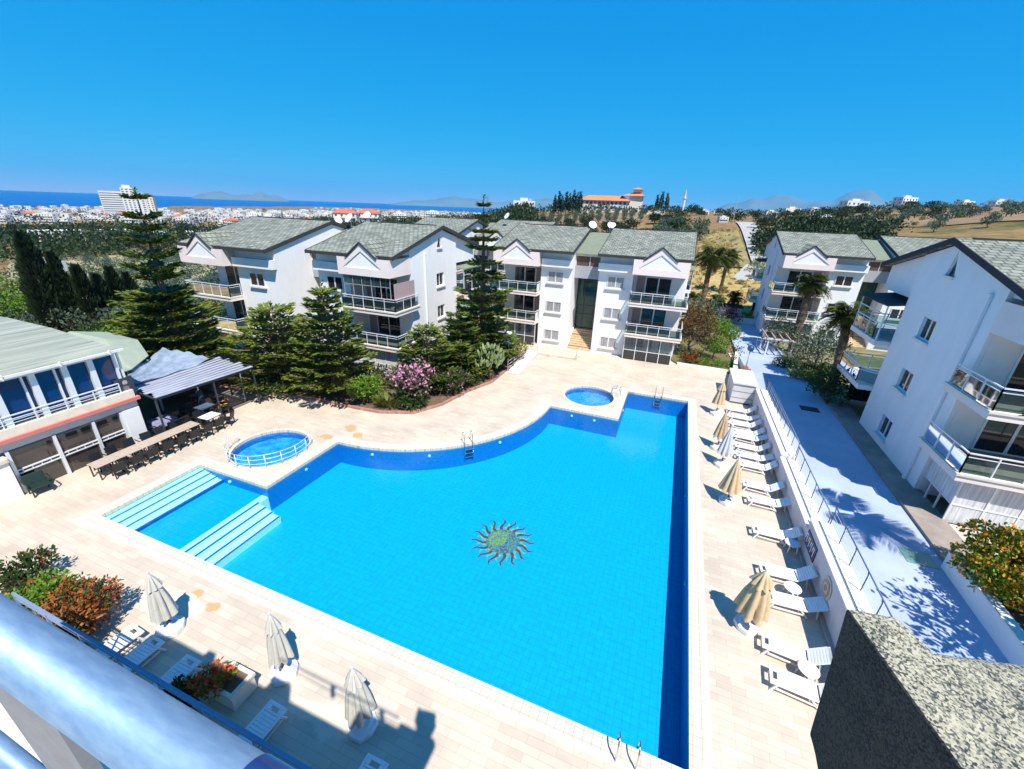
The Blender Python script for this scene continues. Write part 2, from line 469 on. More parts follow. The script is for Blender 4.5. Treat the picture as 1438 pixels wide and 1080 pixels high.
M['lf_palm_dry'] = leaf_mat('dry_palm_leaflets', (.10, .065, .03), (.22, .15, .07), None, 2.2)
M['lf_straw'] = leaf_mat('dry_grass', (.26, .18, .06), (.44, .32, .11), (.56, .44, .18), .3, local=False, trans=.2, fine=2)
M['balcony_floor'] = mat('brown_floor', (.22, .17, .14), .6, .2, 3)  # dark brown sheet laid over the balcony slabs
M['fl_pink'] = leaf_mat('pink_blossom', (.55, .16, .32), (.75, .34, .50), (.85, .55, .68), 5, trans=.3)
M['fl_red'] = leaf_mat('red_blossom', (.42, .04, .02), (.62, .10, .03), None, 6, trans=.2)
M['fl_orange'] = leaf_mat('orange_blossom', (.50, .14, .01), (.72, .36, .02), (.75, .55, .06), 6, trans=.2)
M['fl_rust'] = leaf_mat('rust_leaves', (.16, .035, .012), (.36, .12, .03), (.48, .22, .06), 6, trans=.2)

# ------------------------------------------------------------------ terrain
SEA_Z = -40.0
AZ = [-180, -85, -70, -55, -40, -29, -17, -8, 0, 7, 14, 20, 28, 45, 90, 180]
RR = [0, 60, 100, 150, 200, 270, 330, 400, 500, 700, 1200, 2000, 2600, 4000, 9000]
_left = [0, -1, -3, -5.5, -8, -10.5, -12, -14, -16.5, -20, -29, -38, -46, -60, -80]
_c40 = [0, 0, -1, -3, -4.5, -6, -7, -8, -10, -13, -20, -28, -33, -38.8, -60]
_c29 = [0, 0, -.3, -.6, -1, -2, -3, -4, -6, -9, -17, -25, -31, -38.6, -60]
_c17 = [0, 0, 0.5, 3, 6, 10, 10.6, 9, 6, 2, -8, -22, -34, -55, -80]
_c8 = [0, 0, 0.7, 4, 8, 12.2, 12.9, 12.7, 11.5, 9, 5, 0, -5, -20, -60]
_c0 = [0, 0, 0.8, 4, 8.5, 11.8, 13, 13.6, 14, 14, 12, 8, 0, -20, -60]
_c7 = [0, 0, 0.6, 6.0, 9.8, 11.2, 12.4, 13.4, 14.6, 16, 17, 15, 10, 0, -30]
_c14 = [0, 0, 2.0, 7, 10.5, 13.5, 15.5, 17, 18.5, 20, 22, 22, 20, 10, 0]
_c20 = [0, 0, 3.0, 8.5, 12.5, 17, 19, 20, 21, 22.5, 24, 24, 20, 10, 0]
_c28 = [0, 0, 4.0, 10, 15, 19.5, 21, 22, 23, 24, 26, 26, 22, 10, 0]
_c55 = [0, -1, -3, -5.5, -8, -10.5, -12, -14, -16.5, -20, -28, -35, -38.5, -43, -60]
HT = [_left, _left, _left, _c55, _c40, _c29, _c17, _c8, _c0, _c7, _c14, _c20, _c28, _c28, _c28, _left]

def h_ter(x, y):
    r = math.hypot(x, y); a = math.degrees(math.atan2(x, y))
    i = 0
    while i < len(AZ) - 2 and a > AZ[i + 1]: i += 1
    j = 0
    while j < len(RR) - 2 and r > RR[j + 1]: j += 1
    u = (a - AZ[i]) / (AZ[i + 1] - AZ[i]); v = min(1, (r - RR[j]) / (RR[j + 1] - RR[j]))
    u = u * u * (3 - 2 * u)
    h = (HT[i][j] * (1 - u) + HT[i + 1][j] * u) * (1 - v) + (HT[i][j + 1] * (1 - u) + HT[i + 1][j + 1] * u) * v
    k = min(1, max(0, (r - 70) / 100))
    h = max(h, -47)
    h += k * (1.0 * sin(x * .031 + 1) * cos(y * .027) + .5 * sin(x * .09 + y * .07))
    return h

def polar(az, r):
    a = radians(az)
    return r * sin(a), r * cos(a)

def zr(y):
    """height of the road and the upper right-hand plots"""
    t = min(1, max(0, (y - 31) / 21)); t = t * t * (3 - 2 * t)
    return 1.0 * (1 - t) + .15 * t

rs = [2.0]
while rs[-1] < 9000: rs.append(rs[-1] * 1.045 + .4)
NA = 300
g = MB()
for r in rs:
    for k in range(NA):
        a = 2 * pi * k / NA - pi
        x, y = r * sin(a), r * cos(a)
        z = h_ter(x, y) - .10
        if math.hypot(x, y) < 70: z = min(z, -.10)
        g.v.append((x, y, z))
for i in range(len(rs) - 1):
    for k in range(NA):
        g.f.append((i * NA + k, i * NA + (k + 1) % NA, (i + 1) * NA + (k + 1) % NA, (i + 1) * NA + k)); g.m.append(0)
# hole under the pool: drop faces inside the pool bounds
POOL_BB = (-23.5, 4.5, 5.5, 33.5)
def _inpool(f):
    for i in f:
        x, y, z = g.v[i]
        if -22.4 < x < 3.2 and 6.6 < y < 32.3: return True
    return False
keep = [not _inpool(f) for f in g.f]
g.f = [f for f, k in zip(g.f, keep) if k]; g.m = [0] * len(g.f)

def terrain_mat():
    mt, nt, b = _base('dry_ground'); b.inputs['Roughness'].default_value = .95
    b.inputs['Specular IOR Level'].default_value = .1
    v = _vec(nt, False)
    n1 = _n(nt, 'ShaderNodeTexNoise', Scale=.018, Detail=6.0, Roughness=.6); n2 = _n(nt, 'ShaderNodeTexNoise', Scale=.35, Detail=6.0, Roughness=.7)
    nt.links.new(v, n1.inputs['Vector']); nt.links.new(v, n2.inputs['Vector'])
    c1 = _ramp(nt, n1.outputs['Fac'], [(.36, (.22, .16, .065)), (.46, (.25, .155, .08)), (.55, (.25, .17, .08)), (.66, (.08, .09, .03))])
    c2 = _ramp(nt, n2.outputs['Fac'], [(.3, (.55, .55, .5)), (.5, (.9, .9, .85)), (.7, (1.25, 1.2, 1.1))])
    mx = _n(nt, 'ShaderNodeMix', data_type='RGBA', blend_type='MULTIPLY'); mx.inputs[0].default_value = 1
    nt.links.new(c1, mx.inputs[6]); nt.links.new(c2, mx.inputs[7]); nt.links.new(mx.outputs[2], b.inputs['Base Color'])
    return mt
M['terrain'] = terrain_mat()
struct(g, 'ground', M['terrain'], smooth=True)

def patch(poly_azr, name, m, dz=.25, n=14):
    """a field or track draped over the terrain: strip between two rows of (azimuth, range) points"""
    L, R = poly_azr
    p = MB()
    rows = len(L)
    for k in range(rows):
        for q in range(n + 1):
            t = q / n
            xa, ya = polar(*L[k]); xb, yb = polar(*R[k])
            x, y = xa + (xb - xa) * t, ya + (yb - ya) * t
            p.v.append((x, y, h_ter(x, y) + dz))
    for k in range(rows - 1):
        for q in range(n):
            a = k * (n + 1) + q
            p.f.append((a, a + 1, a + n + 2, a + n + 1)); p.m.append(0)
    return struct(p, name, m, smooth=True)

M['straw'] = mat('dry_straw_field', (.50, .36, .12), .95, .35, .4, c2=(.25, .17, .055), detail=9)
M['straw2'] = mat('mown_straw_field', (.36, .27, .10), .95, .3, .3, c2=(.16, .14, .05), stretch=(1, .35, 1))
M['orchardsoil'] = mat('orange_orchard_soil', (.30, .185, .095), .95, .3, .10, c2=(.15, .105, .05))
M['track'] = mat('pale_gravel_track', (.38, .37, .35), .95, .12, .4)
def ladder(az0a, az0b, az1a, az1b, r0, r1, k=14):
    L, R = [], []
    for i in range(k + 1):
        t = i / k; r = r0 * (r1 / r0) ** t
        L.append((az0a + (az1a - az0a) * t, r)); R.append((az0b + (az1b - az0b) * t, r))
    return L, R
patch(ladder(-3.5, 11, -1.5, 9.2, 62, 112), 'straw_field', M['straw'])
patch(ladder(-.2, 8.0, 2.2, 5.6, 114, 176), 'mown_field', M['straw2'])
patch(ladder(6.2, 13.5, 7.4, 9.4, 100, 118, 5), 'gravel_track', M['track'], .34)
patch(ladder(8.0, 10.2, 5.2, 7.2, 118, 205), 'gravel_road', M['track'], .36)
patch(ladder(-20, -5, -19, -4.2, 205, 262), 'orchard_ground', M['orchardsoil'])
patch(ladder(15.5, 31, 14.5, 31, 190, 420), 'hill_field', M['orchardsoil'], .2)
patch(ladder(-72, -50, -70, -46, 62, 230), 'olive_field', mat('pale_olive_ground', (.42, .34, .19), .95, .3, .15, c2=(.14, .15, .055)), .15)
patch(ladder(-74, -66.5, -73, -67, 40, 66, 6), 'straw_plot', M['straw'], .3)

s = MB()
NS = 96
for r in (300, 1500, 6000, 12000, 22000):
    for k in range(NS):
        s.v.append((r * sin(2 * pi * k / NS), r * cos(2 * pi * k / NS), SEA_Z))
for i in range(4):
    for k in range(NS):
        s.f.append((i * NS + k, (i + 1) * NS + k, (i + 1) * NS + (k + 1) % NS, i * NS + (k + 1) % NS)); s.m.append(0)
struct(s, 'sea', M['sea'])

def hills(name, az0, az1, dist, prof, depth, z0=-45, seed=1):
    """far mountain ridge as relief: prof lists (t, height)"""
    rr = random.Random(seed)
    n, k = 90, 10
    p = MB()
    ph = [rr.uniform(0, 6.28) for _ in range(6)]
    for j in range(k + 1):
        v = j / k
        for i in range(n + 1):
            t = i / n
            hh = 0
            for q in range(len(prof) - 1):
                if prof[q][0] <= t <= prof[q + 1][0]:
                    w = (t - prof[q][0]) / (prof[q + 1][0] - prof[q][0]); w = w * w * (3 - 2 * w)
                    hh = prof[q][1] * (1 - w) + prof[q + 1][1] * w
            hh *= 1 + .06 * sin(t * 40 + ph[0]) + .04 * sin(t * 91 + ph[1])
            f = sin(v * pi) ** .8 if 0 < v < 1 else 0
            f *= 1 + .10 * sin(t * 33 + v * 7 + ph[2]) * (1 - abs(2 * v - 1))
            x, y = polar(az0 + (az1 - az0) * t, dist + depth * (v - .3))
            p.v.append((x, y, z0 + (hh - z0) * f if hh > 0 else z0))
    for j in range(k):
        for i in range(n):
            a = j * (n + 1) + i
            p.f.append((a, a + 1, a + n + 2, a + n + 1)); p.m.append(0)
    return struct(p, name, M['hill'], smooth=True)
M['hill'] = mat('hazy_scrub_hill', (.15, .20, .22), .95, .25, .0006, spec=.05)
hills('island_hills', -56, -47.0, 11000, [(0, 0), (.12, 60), (.25, 120), (.4, 60), (.5, 55), (.68, 118), (.85, 70), (1, 0)], 2600, seed=2)
hills('far_hills', -36, -12, 14000, [(0, 0), (.15, 120), (.35, 260), (.5, 150), (.62, 190), (.75, 290), (.9, 230), (1, 0)], 4000, seed=3)
hills('mountain_range', 2, 32, 14500, [(0, 60), (.08, 330), (.17, 520), (.25, 600), (.31, 430), (.38, 520), (.47, 680), (.54, 600), (.62, 340), (.70, 420), (.78, 540), (.87, 470), (.94, 380), (1, 0)], 6000, seed=4)

# ------------------------------------------------------------------ pool deck and pools
def arc(cx, cy, r, a0, a1, n):
    return [(cx + r * cos(radians(a0 + (a1 - a0) * i / n)), cy + r * sin(radians(a0 + (a1 - a0) * i / n))) for i in range(n + 1)]
POOL = [(-21.6, 7.35), (2.42, 7.35), (2.42, 31.6), (-1.97, 31.5), (-1.99, 26.35), (-6.8, 26.4)] + arc(-16.8, 26.4, 10, 0, -90, 28)[1:-1] + [(-16.8, 16.4), (-16.9, 11.65), (-21.6, 11.65)]
def offset(poly, d):
    out = []
    n = len(poly)
    for i in range(n):
        p0, p1, p2 = Vector(poly[i - 1]), Vector(poly[i]), Vector(poly[(i + 1) % n])
        e1, e2 = (p1 - p0).normalized(), (p2 - p1).normalized()
        n1, n2 = Vector((e1.y, -e1.x)), Vector((e2.y, -e2.x))
        b = (n1 + n2); b.normalize()
        out.append(tuple(p1 + b * d / max(.35, b.dot(n1))))
    return out
K1, K1R = (-19.75, 14.42), 1.96
K2, K2R = (-4.62, 29.38), 1.83
def circ(c, r, n=48): return arc(c[0], c[1], r, 0, 360, n)[:-1]
def sheet(outer, holes, z, mb=None, m=0):
    mb = mb or MB()
    bm = bmesh.new()
    for L in [outer] + holes:
        vs = [bm.verts.new((p[0], p[1], z)) for p in L]
        for i in range(len(vs)): bm.edges.new((vs[i], vs[(i + 1) % len(vs)]))
    bmesh.ops.triangle_fill(bm, use_beauty=True, use_dissolve=False, edges=bm.edges[:], normal=(0, 0, 1))
    for f in bm.faces:
        q = [v.co.copy() for v in f.verts]
        if f.normal.z < 0: q.reverse()
        n = len(mb.v); mb.v += [tuple(c) for c in q]; mb.f.append(tuple(range(n, n + len(q)))); mb.m.append(m)
    bm.free()
    return mb
def ring(inner, outer, z0, z1, mb, m=0):
    n = len(inner)
    vs = [(p[0], p[1], z1) for p in inner] + [(p[0], p[1], z1) for p in outer] + [(p[0], p[1], z0) for p in inner] + [(p[0], p[1], z0) for p in outer]
    fs = []
    for i in range(n):
        j = (i + 1) % n
        fs += [(i, n + i, n + j, j), (n + i, 3 * n + i, 3 * n + j, n + j), (2 * n + i, i, j, 2 * n + j)]
    mb.add(vs, fs, m)
COP = offset(POOL, .42); COP2 = offset(POOL, .56)
DECK = [(-30.5, 1.0), (6.9, 1.0), (6.9, 33.0), (5.7, 39.9), (1.2, 41.0), (-17.0, 41.0), (-17, 30), (-20, 24), (-30.5, 22)]
struct(sheet(DECK, [COP2, circ(K1, K1R + .22), circ(K2, K2R + .22)], 0.0), 'pool_deck', M['deck'])
c = MB(); ring(POOL, COP, -.14, .035, c); struct(c, 'pool_coping', M['coping'])
c = MB(); ring(COP, COP2, -.14, .02, c); struct(c, 'pool_coping_edge', M['coping_edge'])
for K, R in ((K1, K1R), (K2, K2R)):
    c = MB(); ring(circ(K, R), circ(K, R + .22), -.14, .03, c); struct(c, 'paddling_pool_coping', M['coping'])

def basin(poly, depth, name, mw, mf):
    b = MB()
    n = len(poly)
    vs = [(p[0], p[1], -.14) for p in poly] + [(p[0], p[1], -depth) for p in poly]
    b.add(vs, [(i, n + i, n + (i + 1) % n, (i + 1) % n) for i in range(n)], 0)
    sheet(poly, [], -depth, b, 1)
    return struct(b, name, [mw, mf])
PD = 1.4
basin(POOL, PD, 'pool_basin', M['pool_wall'], M['pool_floor'])
basin(circ(K1, K1R), .5, 'paddling_pool_basin', M['pool_wall'], M['kid_floor'])
basin(circ(K2, K2R), .5, 'paddling_pool_basin', M['pool_wall'], M['kid_floor'])
struct(sheet(POOL, [], -.10), 'pool_water', M['water'])
for K, R in ((K1, K1R), (K2, K2R)): struct(sheet(circ(K, R), [], -.11), 'paddling_pool_water', M['kid_water'])
# shallow bay with two flights of white steps
b = MB()
b.box(-20.0, -17.35, 7.352, 11.648, -PD + .004, -.62, 0)
for i in range(4):
    x = -21.596 + i * .40
    b.box(x, x + .40 if i < 3 else -20.002, 7.354, 11.646, -PD + .004, -.16 - i * .11, 1)
    b.box(x + .29, x + .398, 7.356, 11.644, -PD + .01, -.157 - i * .11, 2)
for i in range(4):
    x = -17.348 + i * .40
    b.box(x, x + .40, 7.354, 11.2 if i else 11.646, -PD + .004, -.60 - i * .15, 1)
    b.box(x + .29, x + .398, 7.356, 11.19, -PD + .01, -.597 - i * .15, 2)
struct(b, 'pool_steps', [M['pool_floor'], M['pool_step'], M['pool_line']])

# sun mosaic on the pool floor
su = thing('sun_mosaic', 'sun face mosaic with curled dark rays on the pool floor', 'mosaic', (-5.45, 14.25, -PD + .004))
def mosaic(name, cols, sc=22):
    mt, nt, b = _base(name)
    vo = _n(nt, 'ShaderNodeTexVoronoi', Scale=sc); nt.links.new(_vec(nt, True), vo.inputs['Vector'])
    sp = _n(nt, 'ShaderNodeSeparateColor'); nt.links.new(vo.outputs['Color'], sp.inputs[0])
    nt.links.new(_ramp(nt, sp.outputs[0], cols), b.inputs['Base Color'])
    return mt
rays_d, rays_y, disc1, disc2 = MB(), MB(), MB(), MB()
for k in range(32):
    a = 2 * pi * k / 32
    tgt = rays_d if k % 2 == 0 else rays_y
    Ls = 1.6 if k % 2 == 0 else 1.3
    L_, R_ = [], []
    for q in range(7):
        t = q / 6
        rr_ = .62 + (Ls - .62) * t; w = .105 * (1 - t) ** .9; da = .10 * sin(t * 6.5)
        L_.append((rr_ * cos(a + da - w), rr_ * sin(a + da - w), .004)); R_.append((rr_ * cos(a + da + w), rr_ * sin(a + da + w), .004))
    tgt.add(L_ + R_, [(q, q + 1, 8 + q, 7 + q) for q in range(6)])
disc1.add([(.78 * cos(t), .78 * sin(t), .008) for t in [2 * pi * k / 40 for k in range(40)]], [tuple(range(40))])
disc2.add([(-.12 + .56 * cos(t), .05 + .56 * sin(t), .012) for t in [pi * .38 + pi * 1.1 * k / 20 for k in range(21)]] + [(.05 + .2 * cos(t), -.1 + .2 * sin(t), .012) for t in (4.4, 5.2)], [tuple(range(23))])
rays_d.build('dark_rays', mosaic('mosaic_dark', [(.25, (.42, .06, .03)), (.5, (.22, .04, .04)), (.75, (.04, .05, .12))]), su)
rays_y.build('yellow_rays', mosaic('mosaic_yellow', [(.25, (.75, .50, .05)), (.5, (.50, .20, .05)), (.75, (.10, .40, .40))]), su)
disc1.build('dark_disc', mosaic('mosaic_purple', [(.15, (.25, .07, .06)), (.35, (.03, .12, .35)), (.6, (.05, .30, .35)), (.85, (.35, .28, .05))], 20), su)
disc2.build('bright_face', mosaic('mosaic_green', [(.15, (.50, .42, .06)), (.4, (.10, .30, .12)), (.6, (.04, .18, .32)), (.85, (.5, .22, .06))], 20), su)

# underwater lights
for i, (x, y, dx, dy) in enumerate([(-14.6, 16.64, 0, -1), (-11.55, 17.84, 0, -1), (-8.42, 20.94, .6, -.8), (-5.2, 26.37, 0, -1), (-3.6, 26.36, 0, -1), (-19.5, 11.63, 0, -1), (-16.87, 14.0, 1, 0), (2.4, 14, -1, 0), (2.4, 20, -1, 0), (-1.98, 28.8, 1, 0)]):
    p = MB(); d = Vector((dx, dy, 0)).normalized()
    p.tube([Vector((0, 0, 0)) - d * .03, d * .04], .085, 14)
    p.tube([d * .04, d * .055], .065, 14)
    o = p.build('pool_light', M['pool_step']); o.location = (x, y, -.42)
    tag(o, 'small round white underwater light set in the blue pool wall', 'pool light', 'underwater pool lights')

# ladders
def ladder_thing(loc, rz, label):
    t = thing('pool_ladder', label, 'ladder', loc, rz, 'pool ladders')
    for sx in (-.25, .25):
        m = MB()
        m.tube([(sx, .45, -.02), (sx, .45, .45)] + [(sx, .25 + .2 * cos(a), .45 + .28 * sin(a)) for a in [pi * k / 8 for k in range(1, 8)]] + [(sx, .05, .45), (sx, -.08, .1), (sx, -.1, -1.0)], .022, 8)
        m.build('handrail', M['steel'], t, True)
    for z in (-.25, -.5, -.75):
        m = MB(); m.box(-.25, .25, -.16, -.08, z - .015, z + .015); m.build('tread', M['steel'], t)
    return t
ladder_thing((.9, 7.32, 0), pi, 'steel pool ladder on the near edge by the bottom right corner')
ladder_thing((.3, 31.58, 0), 0, 'steel pool ladder at the far end of the pool')
ladder_thing((-9.75, 19.3, 0), radians(45), 'steel pool ladder on the curved side of the pool')

# railings of the two round paddling pools
def arc_rail(c, R, a0, a1, name, label, mt, h=.75, npost=8, rails=(.25, .5, .75)):
    t = thing(name, label, 'railing', (c[0], c[1], .03))
    for k in range(npost + 1):
        a = radians(a0 + (a1 - a0) * k / npost)
        MB().tube([(R * cos(a), R * sin(a), 0), (R * cos(a), R * sin(a), h)], .022, 6).build('post', mt, t, True)
    for z in rails:
        MB().tube([(R * cos(radians(a0 + (a1 - a0) * k / 30)), R * sin(radians(a0 + (a1 - a0) * k / 30)), z) for k in range(31)], .012, 6).build('rail', mt, t, True)
    return t
arc_rail(K1, K1R + .18, -170, 35, 'pool_railing', 'curved white railing round the larger paddling pool on the left', M['metal'], .7, 10)
t = thing('pool_railing', 'pair of short steel hand hoops beside the far paddling pool', 'railing', (-2.75, 30.2, 0))
for dy in (-.25, .25):
    p = MB(); p.tube([(-.35, dy, 0), (-.33, dy, .5)] + [(.0 - .33 * cos(a), dy, .5 + .25 * sin(a)) for a in [pi * k / 8 for k in range(1, 8)]] + [(.33, dy, .5), (.35, dy, 0)], .022, 8)
    p.build('hand_hoop', M['steel'], t, True)
p = MB(); p.tube([(0, -.25, .75), (0, .25, .75)], .018, 6); p.build('crossbar', M['steel'], t, True)

# ------------------------------------------------------------------ right side: retaining wall, road, upper plots
ys = [-6 + i * 1.0 for i in range(0, 71)]
p = MB()
for y in ys:
    p.v += [(7.02, y, -.3), (7.02, y, zr(y)), (11.4, y, zr(y)), (11.4, y, -.3)]; 
for i in range(len(ys) - 1):
    a = 4 * i
    for q in range(3): p.f.append((a + q, a + 4 + q, a + 5 + q, a + 1 + q)); p.m.append(0)
p.f = [tuple(reversed(f)) for f in p.f]
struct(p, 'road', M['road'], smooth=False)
p = MB()
for y in ys: p.v += [(11.404, y, zr(y) - .03), (46, y, zr(y) - .03)]
for i in range(len(ys) - 1): p.f.append((2 * i, 2 * i + 1, 2 * i + 3, 2 * i + 2)); p.m.append(0)
struct(p, 'upper_ground', mat('garden_earth', (.24, .19, .11), .95, .4, 1.2, c2=(.09, .11, .035)))
p = MB()
for (y0, y1) in ((8, 33),):
    p.box(11.41, 12.7, y0, y1, .5, 1.13)
struct(p, 'pavement', mat('brown_grey_paving', (.30, .25, .21), .85, .25, 1.5))
p = MB(); p.box(12.7, 30, 8, 20.3, .5, 1.10); struct(p, 'terrace', M['deck'])
for (px, py, sx, sy, lab) in ((10.6, 17.4, .5, .42, 'green'), (10.0, 31.5, .55, .4, 'dark')):
    o = MB().box(-sx, sx, -sy, sy, 0, .02).build('manhole_cover', mat('cover_' + lab, (.18, .34, .28) if lab == 'green' else (.03, .035, .04), .6, .15))
    o.location = (px, py, zr(py) + .002)
    tag(o, lab + ' square drain cover set into the pale blue road', 'drain cover')

WALLSEG = [(8.0, 17.4, 1.62), (17.4, 23.2, 1.16), (23.2, 33.0, 1.34)]
t = thing('retaining_wall', 'long plastered retaining wall between the sun loungers and the blue road', 'wall', (6.9, 8, 0))
for (y0, y1, z1) in WALLSEG:
    MB(1, -6.9, -8, 0).box(6.85, 7.10, y0 + .002, y1 - .002, -.2, z1).build('wall_section', M['wallgrey'], t)
    MB(1, -6.9, -8, 0).box(6.80, 7.02, y0 + .01, y1 - .01, z1 + .001, z1 + .07).build('coping', M['coping_edge'], t)
MB(1, -6.9, -8, 0).box(6.72, 6.848, 8.0, 33, -.05, .16).build('plinth', mat('brown_plinth', (.42, .34, .29), .8, .2), t)
# tiled kerb walk with a railing on top of the wall
for i, (y0, y1, z1) in enumerate(WALLSEG):
    t = thing('wall_railing', ['thin metal railing on the nearest raised stretch of the retaining wall', 'thin metal railing on the lower middle stretch of the retaining wall', 'thin metal railing on the farthest stretch of the retaining wall'][i], 'railing', (7.06, y0, z1))
    MB().box(.045, .5, .02, y1 - y0 - .02, -1.2, .03).build('tiled_kerb', M['tilewhite'], t)
    n = max(3, int((y1 - y0) / 1.05))
    for k in range(n + 1):
        y = .1 + (y1 - y0 - .2) * k / n
        MB().tube([(.42, y, .03), (.43, y, .7), (.40, y, .86)], .018, 6).build('post', M['darkmetal'], t, True)
    m = MB(); m.tube([(.40, .05, .87), (.40, y1 - y0 - .05, .87)], .028, 6); m.build('top_rail', mat('blue_grey_rail', (.12, .18, .30), .4, .1) if i == 0 else bpy.data.materials['blue_grey_rail'], t, True)
    m = MB()
    for z in (.25, .46, .67): m.tube([(.43, .05, z), (.43, y1 - y0 - .05, z)], .007, 5)
    m.build('wires', M['metal'], t)
# two plaques on the wall
t = thing('wall_sign', 'dark blue panel with pale marks fixed to the retaining wall', 'sign', (6.845, 16.55, .95))
MB().box(-.03, 0, -.62, .62, -.32, .32).build('board', mat('navy_board', (.03, .04, .12), .5, .1), t)
p = MB()
for k in range(4):
    y = -.46 + k * .3
    p.box(-.035, -.03, y, y + .05, -.2, .2).box(-.035, -.03, y + .06, y + .18, .13, .18).box(-.035, -.03, y + .14, y + .18, -.05, .128)
p.build('markings', M['plastic'], t)
t = thing('wall_medallion', 'round beige stone medallion with rings on the retaining wall', 'medallion', (6.85, 14.35, .95))
for i, (r, th, c_) in enumerate(((.42, .03, (.55, .46, .40)), (.30, .045, (.40, .32, .27)), (.20, .055, (.58, .50, .42)), (.11, .07, (.36, .28, .22)))):
    MB().tube([(0, 0, 0), (-th, 0, 0)], r, 28).build('ring', mat('medallion_tone_%s' % 'abcd'[i], c_, .8, .2, 12), t)

t = thing('pool_pump_house', 'pale grey block with clapboard lines at the far end of the lounger row', 'pump house', (5.35, 32.85, 0))
MB().box(0, 1.5, 0, 3.1, 0, 1.55).build('wall', M['concrete'], t)
MB().box(-.08, 1.56, -.08, 3.2, 1.552, 1.68).build('cap', M['coping_edge'], t)
p = MB()
for z in (.45, .95): p.box(.02, 1.48, -.012, 0, z, z + .025)
p.box(.02, 1.5, -.02, -.001, 0, .1)
p.build('groove', M['darkmetal'], t)
p = MB()
for y in (.9, 1.9): MB().box(-.012, 0, y, y + .02, .1, 1.5).build('side_joint', M['grey'], t)
# low parapet wall from pump house towards the road garden
t = thing('garden_wall', 'low white wall between the blue road and the topiary garden', 'wall', (5.6, 36, 0))
MB().add([(0.0, 0, 0), (.25, 0, 0), (1.4, 9, 0), (1.15, 9, 0), (0, 0, .9), (.25, 0, .9), (1.4, 9, .55), (1.15, 9, .55)], [(0, 3, 2, 1), (4, 5, 6, 7), (0, 1, 5, 4), (1, 2, 6, 5), (2, 3, 7, 6), (3, 0, 4, 7)]).build('wall', M['stucco'], t)
MB().add([(-.04, -.03, .9), (.29, -.03, .9), (1.44, 9, .551), (1.11, 9, .551), (-.04, -.03, .96), (.29, -.03, .96), (1.44, 9, .61), (1.11, 9, .61)], [(0, 3, 2, 1), (4, 5, 6, 7), (0, 1, 5, 4), (1, 2, 6, 5), (2, 3, 7, 6), (3, 0, 4, 7)]).build('coping', M['coping_edge'], t)

t = thing('planter_wall', 'low white planter wall along the right edge of the blue road', 'wall', (11.2, 9, 0))
MB().box(0, .28, 0, 8.2, .5, 1.75).build('wall', M['stucco'], t)
MB().box(-.03, .31, -.03, 8.23, 1.752, 1.82).build('coping', M['coping_edge'], t)
p = MB(); p.box(11.49, 13.6, 9, 17.1, .5, 1.6); struct(p, 'planter_soil', M['soil'])
# garden beds
def bed(poly, name, curb, z=.10):
    struct(MB().prism(poly, -.15, z), name, M['soil'])
BED1 = [(-30.4, 18.9), (-27.3, 19.35), (-22.6, 20.4), (-18.7, 20.4), (-16.9, 20.55), (-15.0, 21.4), (-13.9, 23.2), (-13.3, 26.2), (-12.4, 28.5), (-12.3, 36.6), (-17.5, 36.6), (-19.4, 30), (-19.8, 27.5), (-30.4, 27.5)]
bed(BED1, 'garden_soil', True)
t = thing('garden_edging', 'red brick edging curving round the planted bed by the pool deck', 'edging', (-18.7, 20.3, 0))
p = MB(1, 18.7, -20.3, 0)
E1 = BED1[:10]
E1o = [(x + (.16 if i > 4 else .0), y - (.16 if i < 6 else .03)) for i, (x, y) in enumerate(E1)]
for i in range(len(E1) - 1):
    q = [E1o[i], E1o[i + 1], E1[i + 1], E1[i]]
    p.prism(q, 0, .17)
p.build('brick_course', M['redbrick'], t)
BED2 = [(1.45, 40.1), (5.75, 40.0), (6.6, 41.2), (6.3, 45.5), (5.6, 58), (.9, 58), (.9, 41)]
struct(MB().prism(BED2, -.15, .12), 'garden_soil', mat('grassy_soil', (.10, .13, .035), .95, .5, 2.5, c2=(.16, .10, .05)))
t = thing('garden_edging', 'pale stone kerb along the topiary garden beside the deck', 'edging', (3.6, 40, 0))
p = MB(1, -3.6, -40, 0)
for a, b_ in zip(BED2[:3], BED2[1:4]): p.bar((a[0], a[1], .1), (b_[0], b_[1], .1), .16, .22)
p.build('kerb', M['coping_edge'], t)

# ------------------------------------------------------------------ apartment buildings
def rail_parts(parent, pts, z, h=.95, glass=None, bars=False, step=.95, mt=None, close_glass=True):
    """posts + rails along xy points; glass or wire infill. returns railing object"""
    mt = mt or M['metal']
    m, gl = MB(), MB()
    for a, b in zip(pts[:-1], pts[1:]):
        A, B = Vector((a[0], a[1], z)), Vector((b[0], b[1], z))
        L = (B - A).length; n = max(1, round(L / step))
        for k in range(n + 1):
            p = A.lerp(B, k / n)
            m.box(p.x - .022, p.x + .022, p.y - .022, p.y + .022, z, z + h)
        m.bar(A + Vector((0, 0, h)), B + Vector((0, 0, h)), .06, .05)
        m.bar(A + Vector((0, 0, h - .17)), B + Vector((0, 0, h - .17)), .03, .03)
        if not glass: 
            for q in (.3, .55): m.bar(A + Vector((0, 0, h * q)), B + Vector((0, 0, h * q)), .025, .025)
        else:
            d = (B - A).normalized(); s = Vector((d.y, -d.x, 0)) * .004
            for k in range(n):
                p, q = A.lerp(B, k / n) + d * .04, A.lerp(B, (k + 1) / n) - d * .04
                gl.add([p + s + Vector((0, 0, .08)), q + s + Vector((0, 0, .08)), q + s + Vector((0, 0, h - .2)), p + s + Vector((0, 0, h - .2))], [(0, 1, 2, 3)])
    o = m.build('railing', mt, parent)
    if glass: gl.build('glass_panel', glass, parent)
    return o

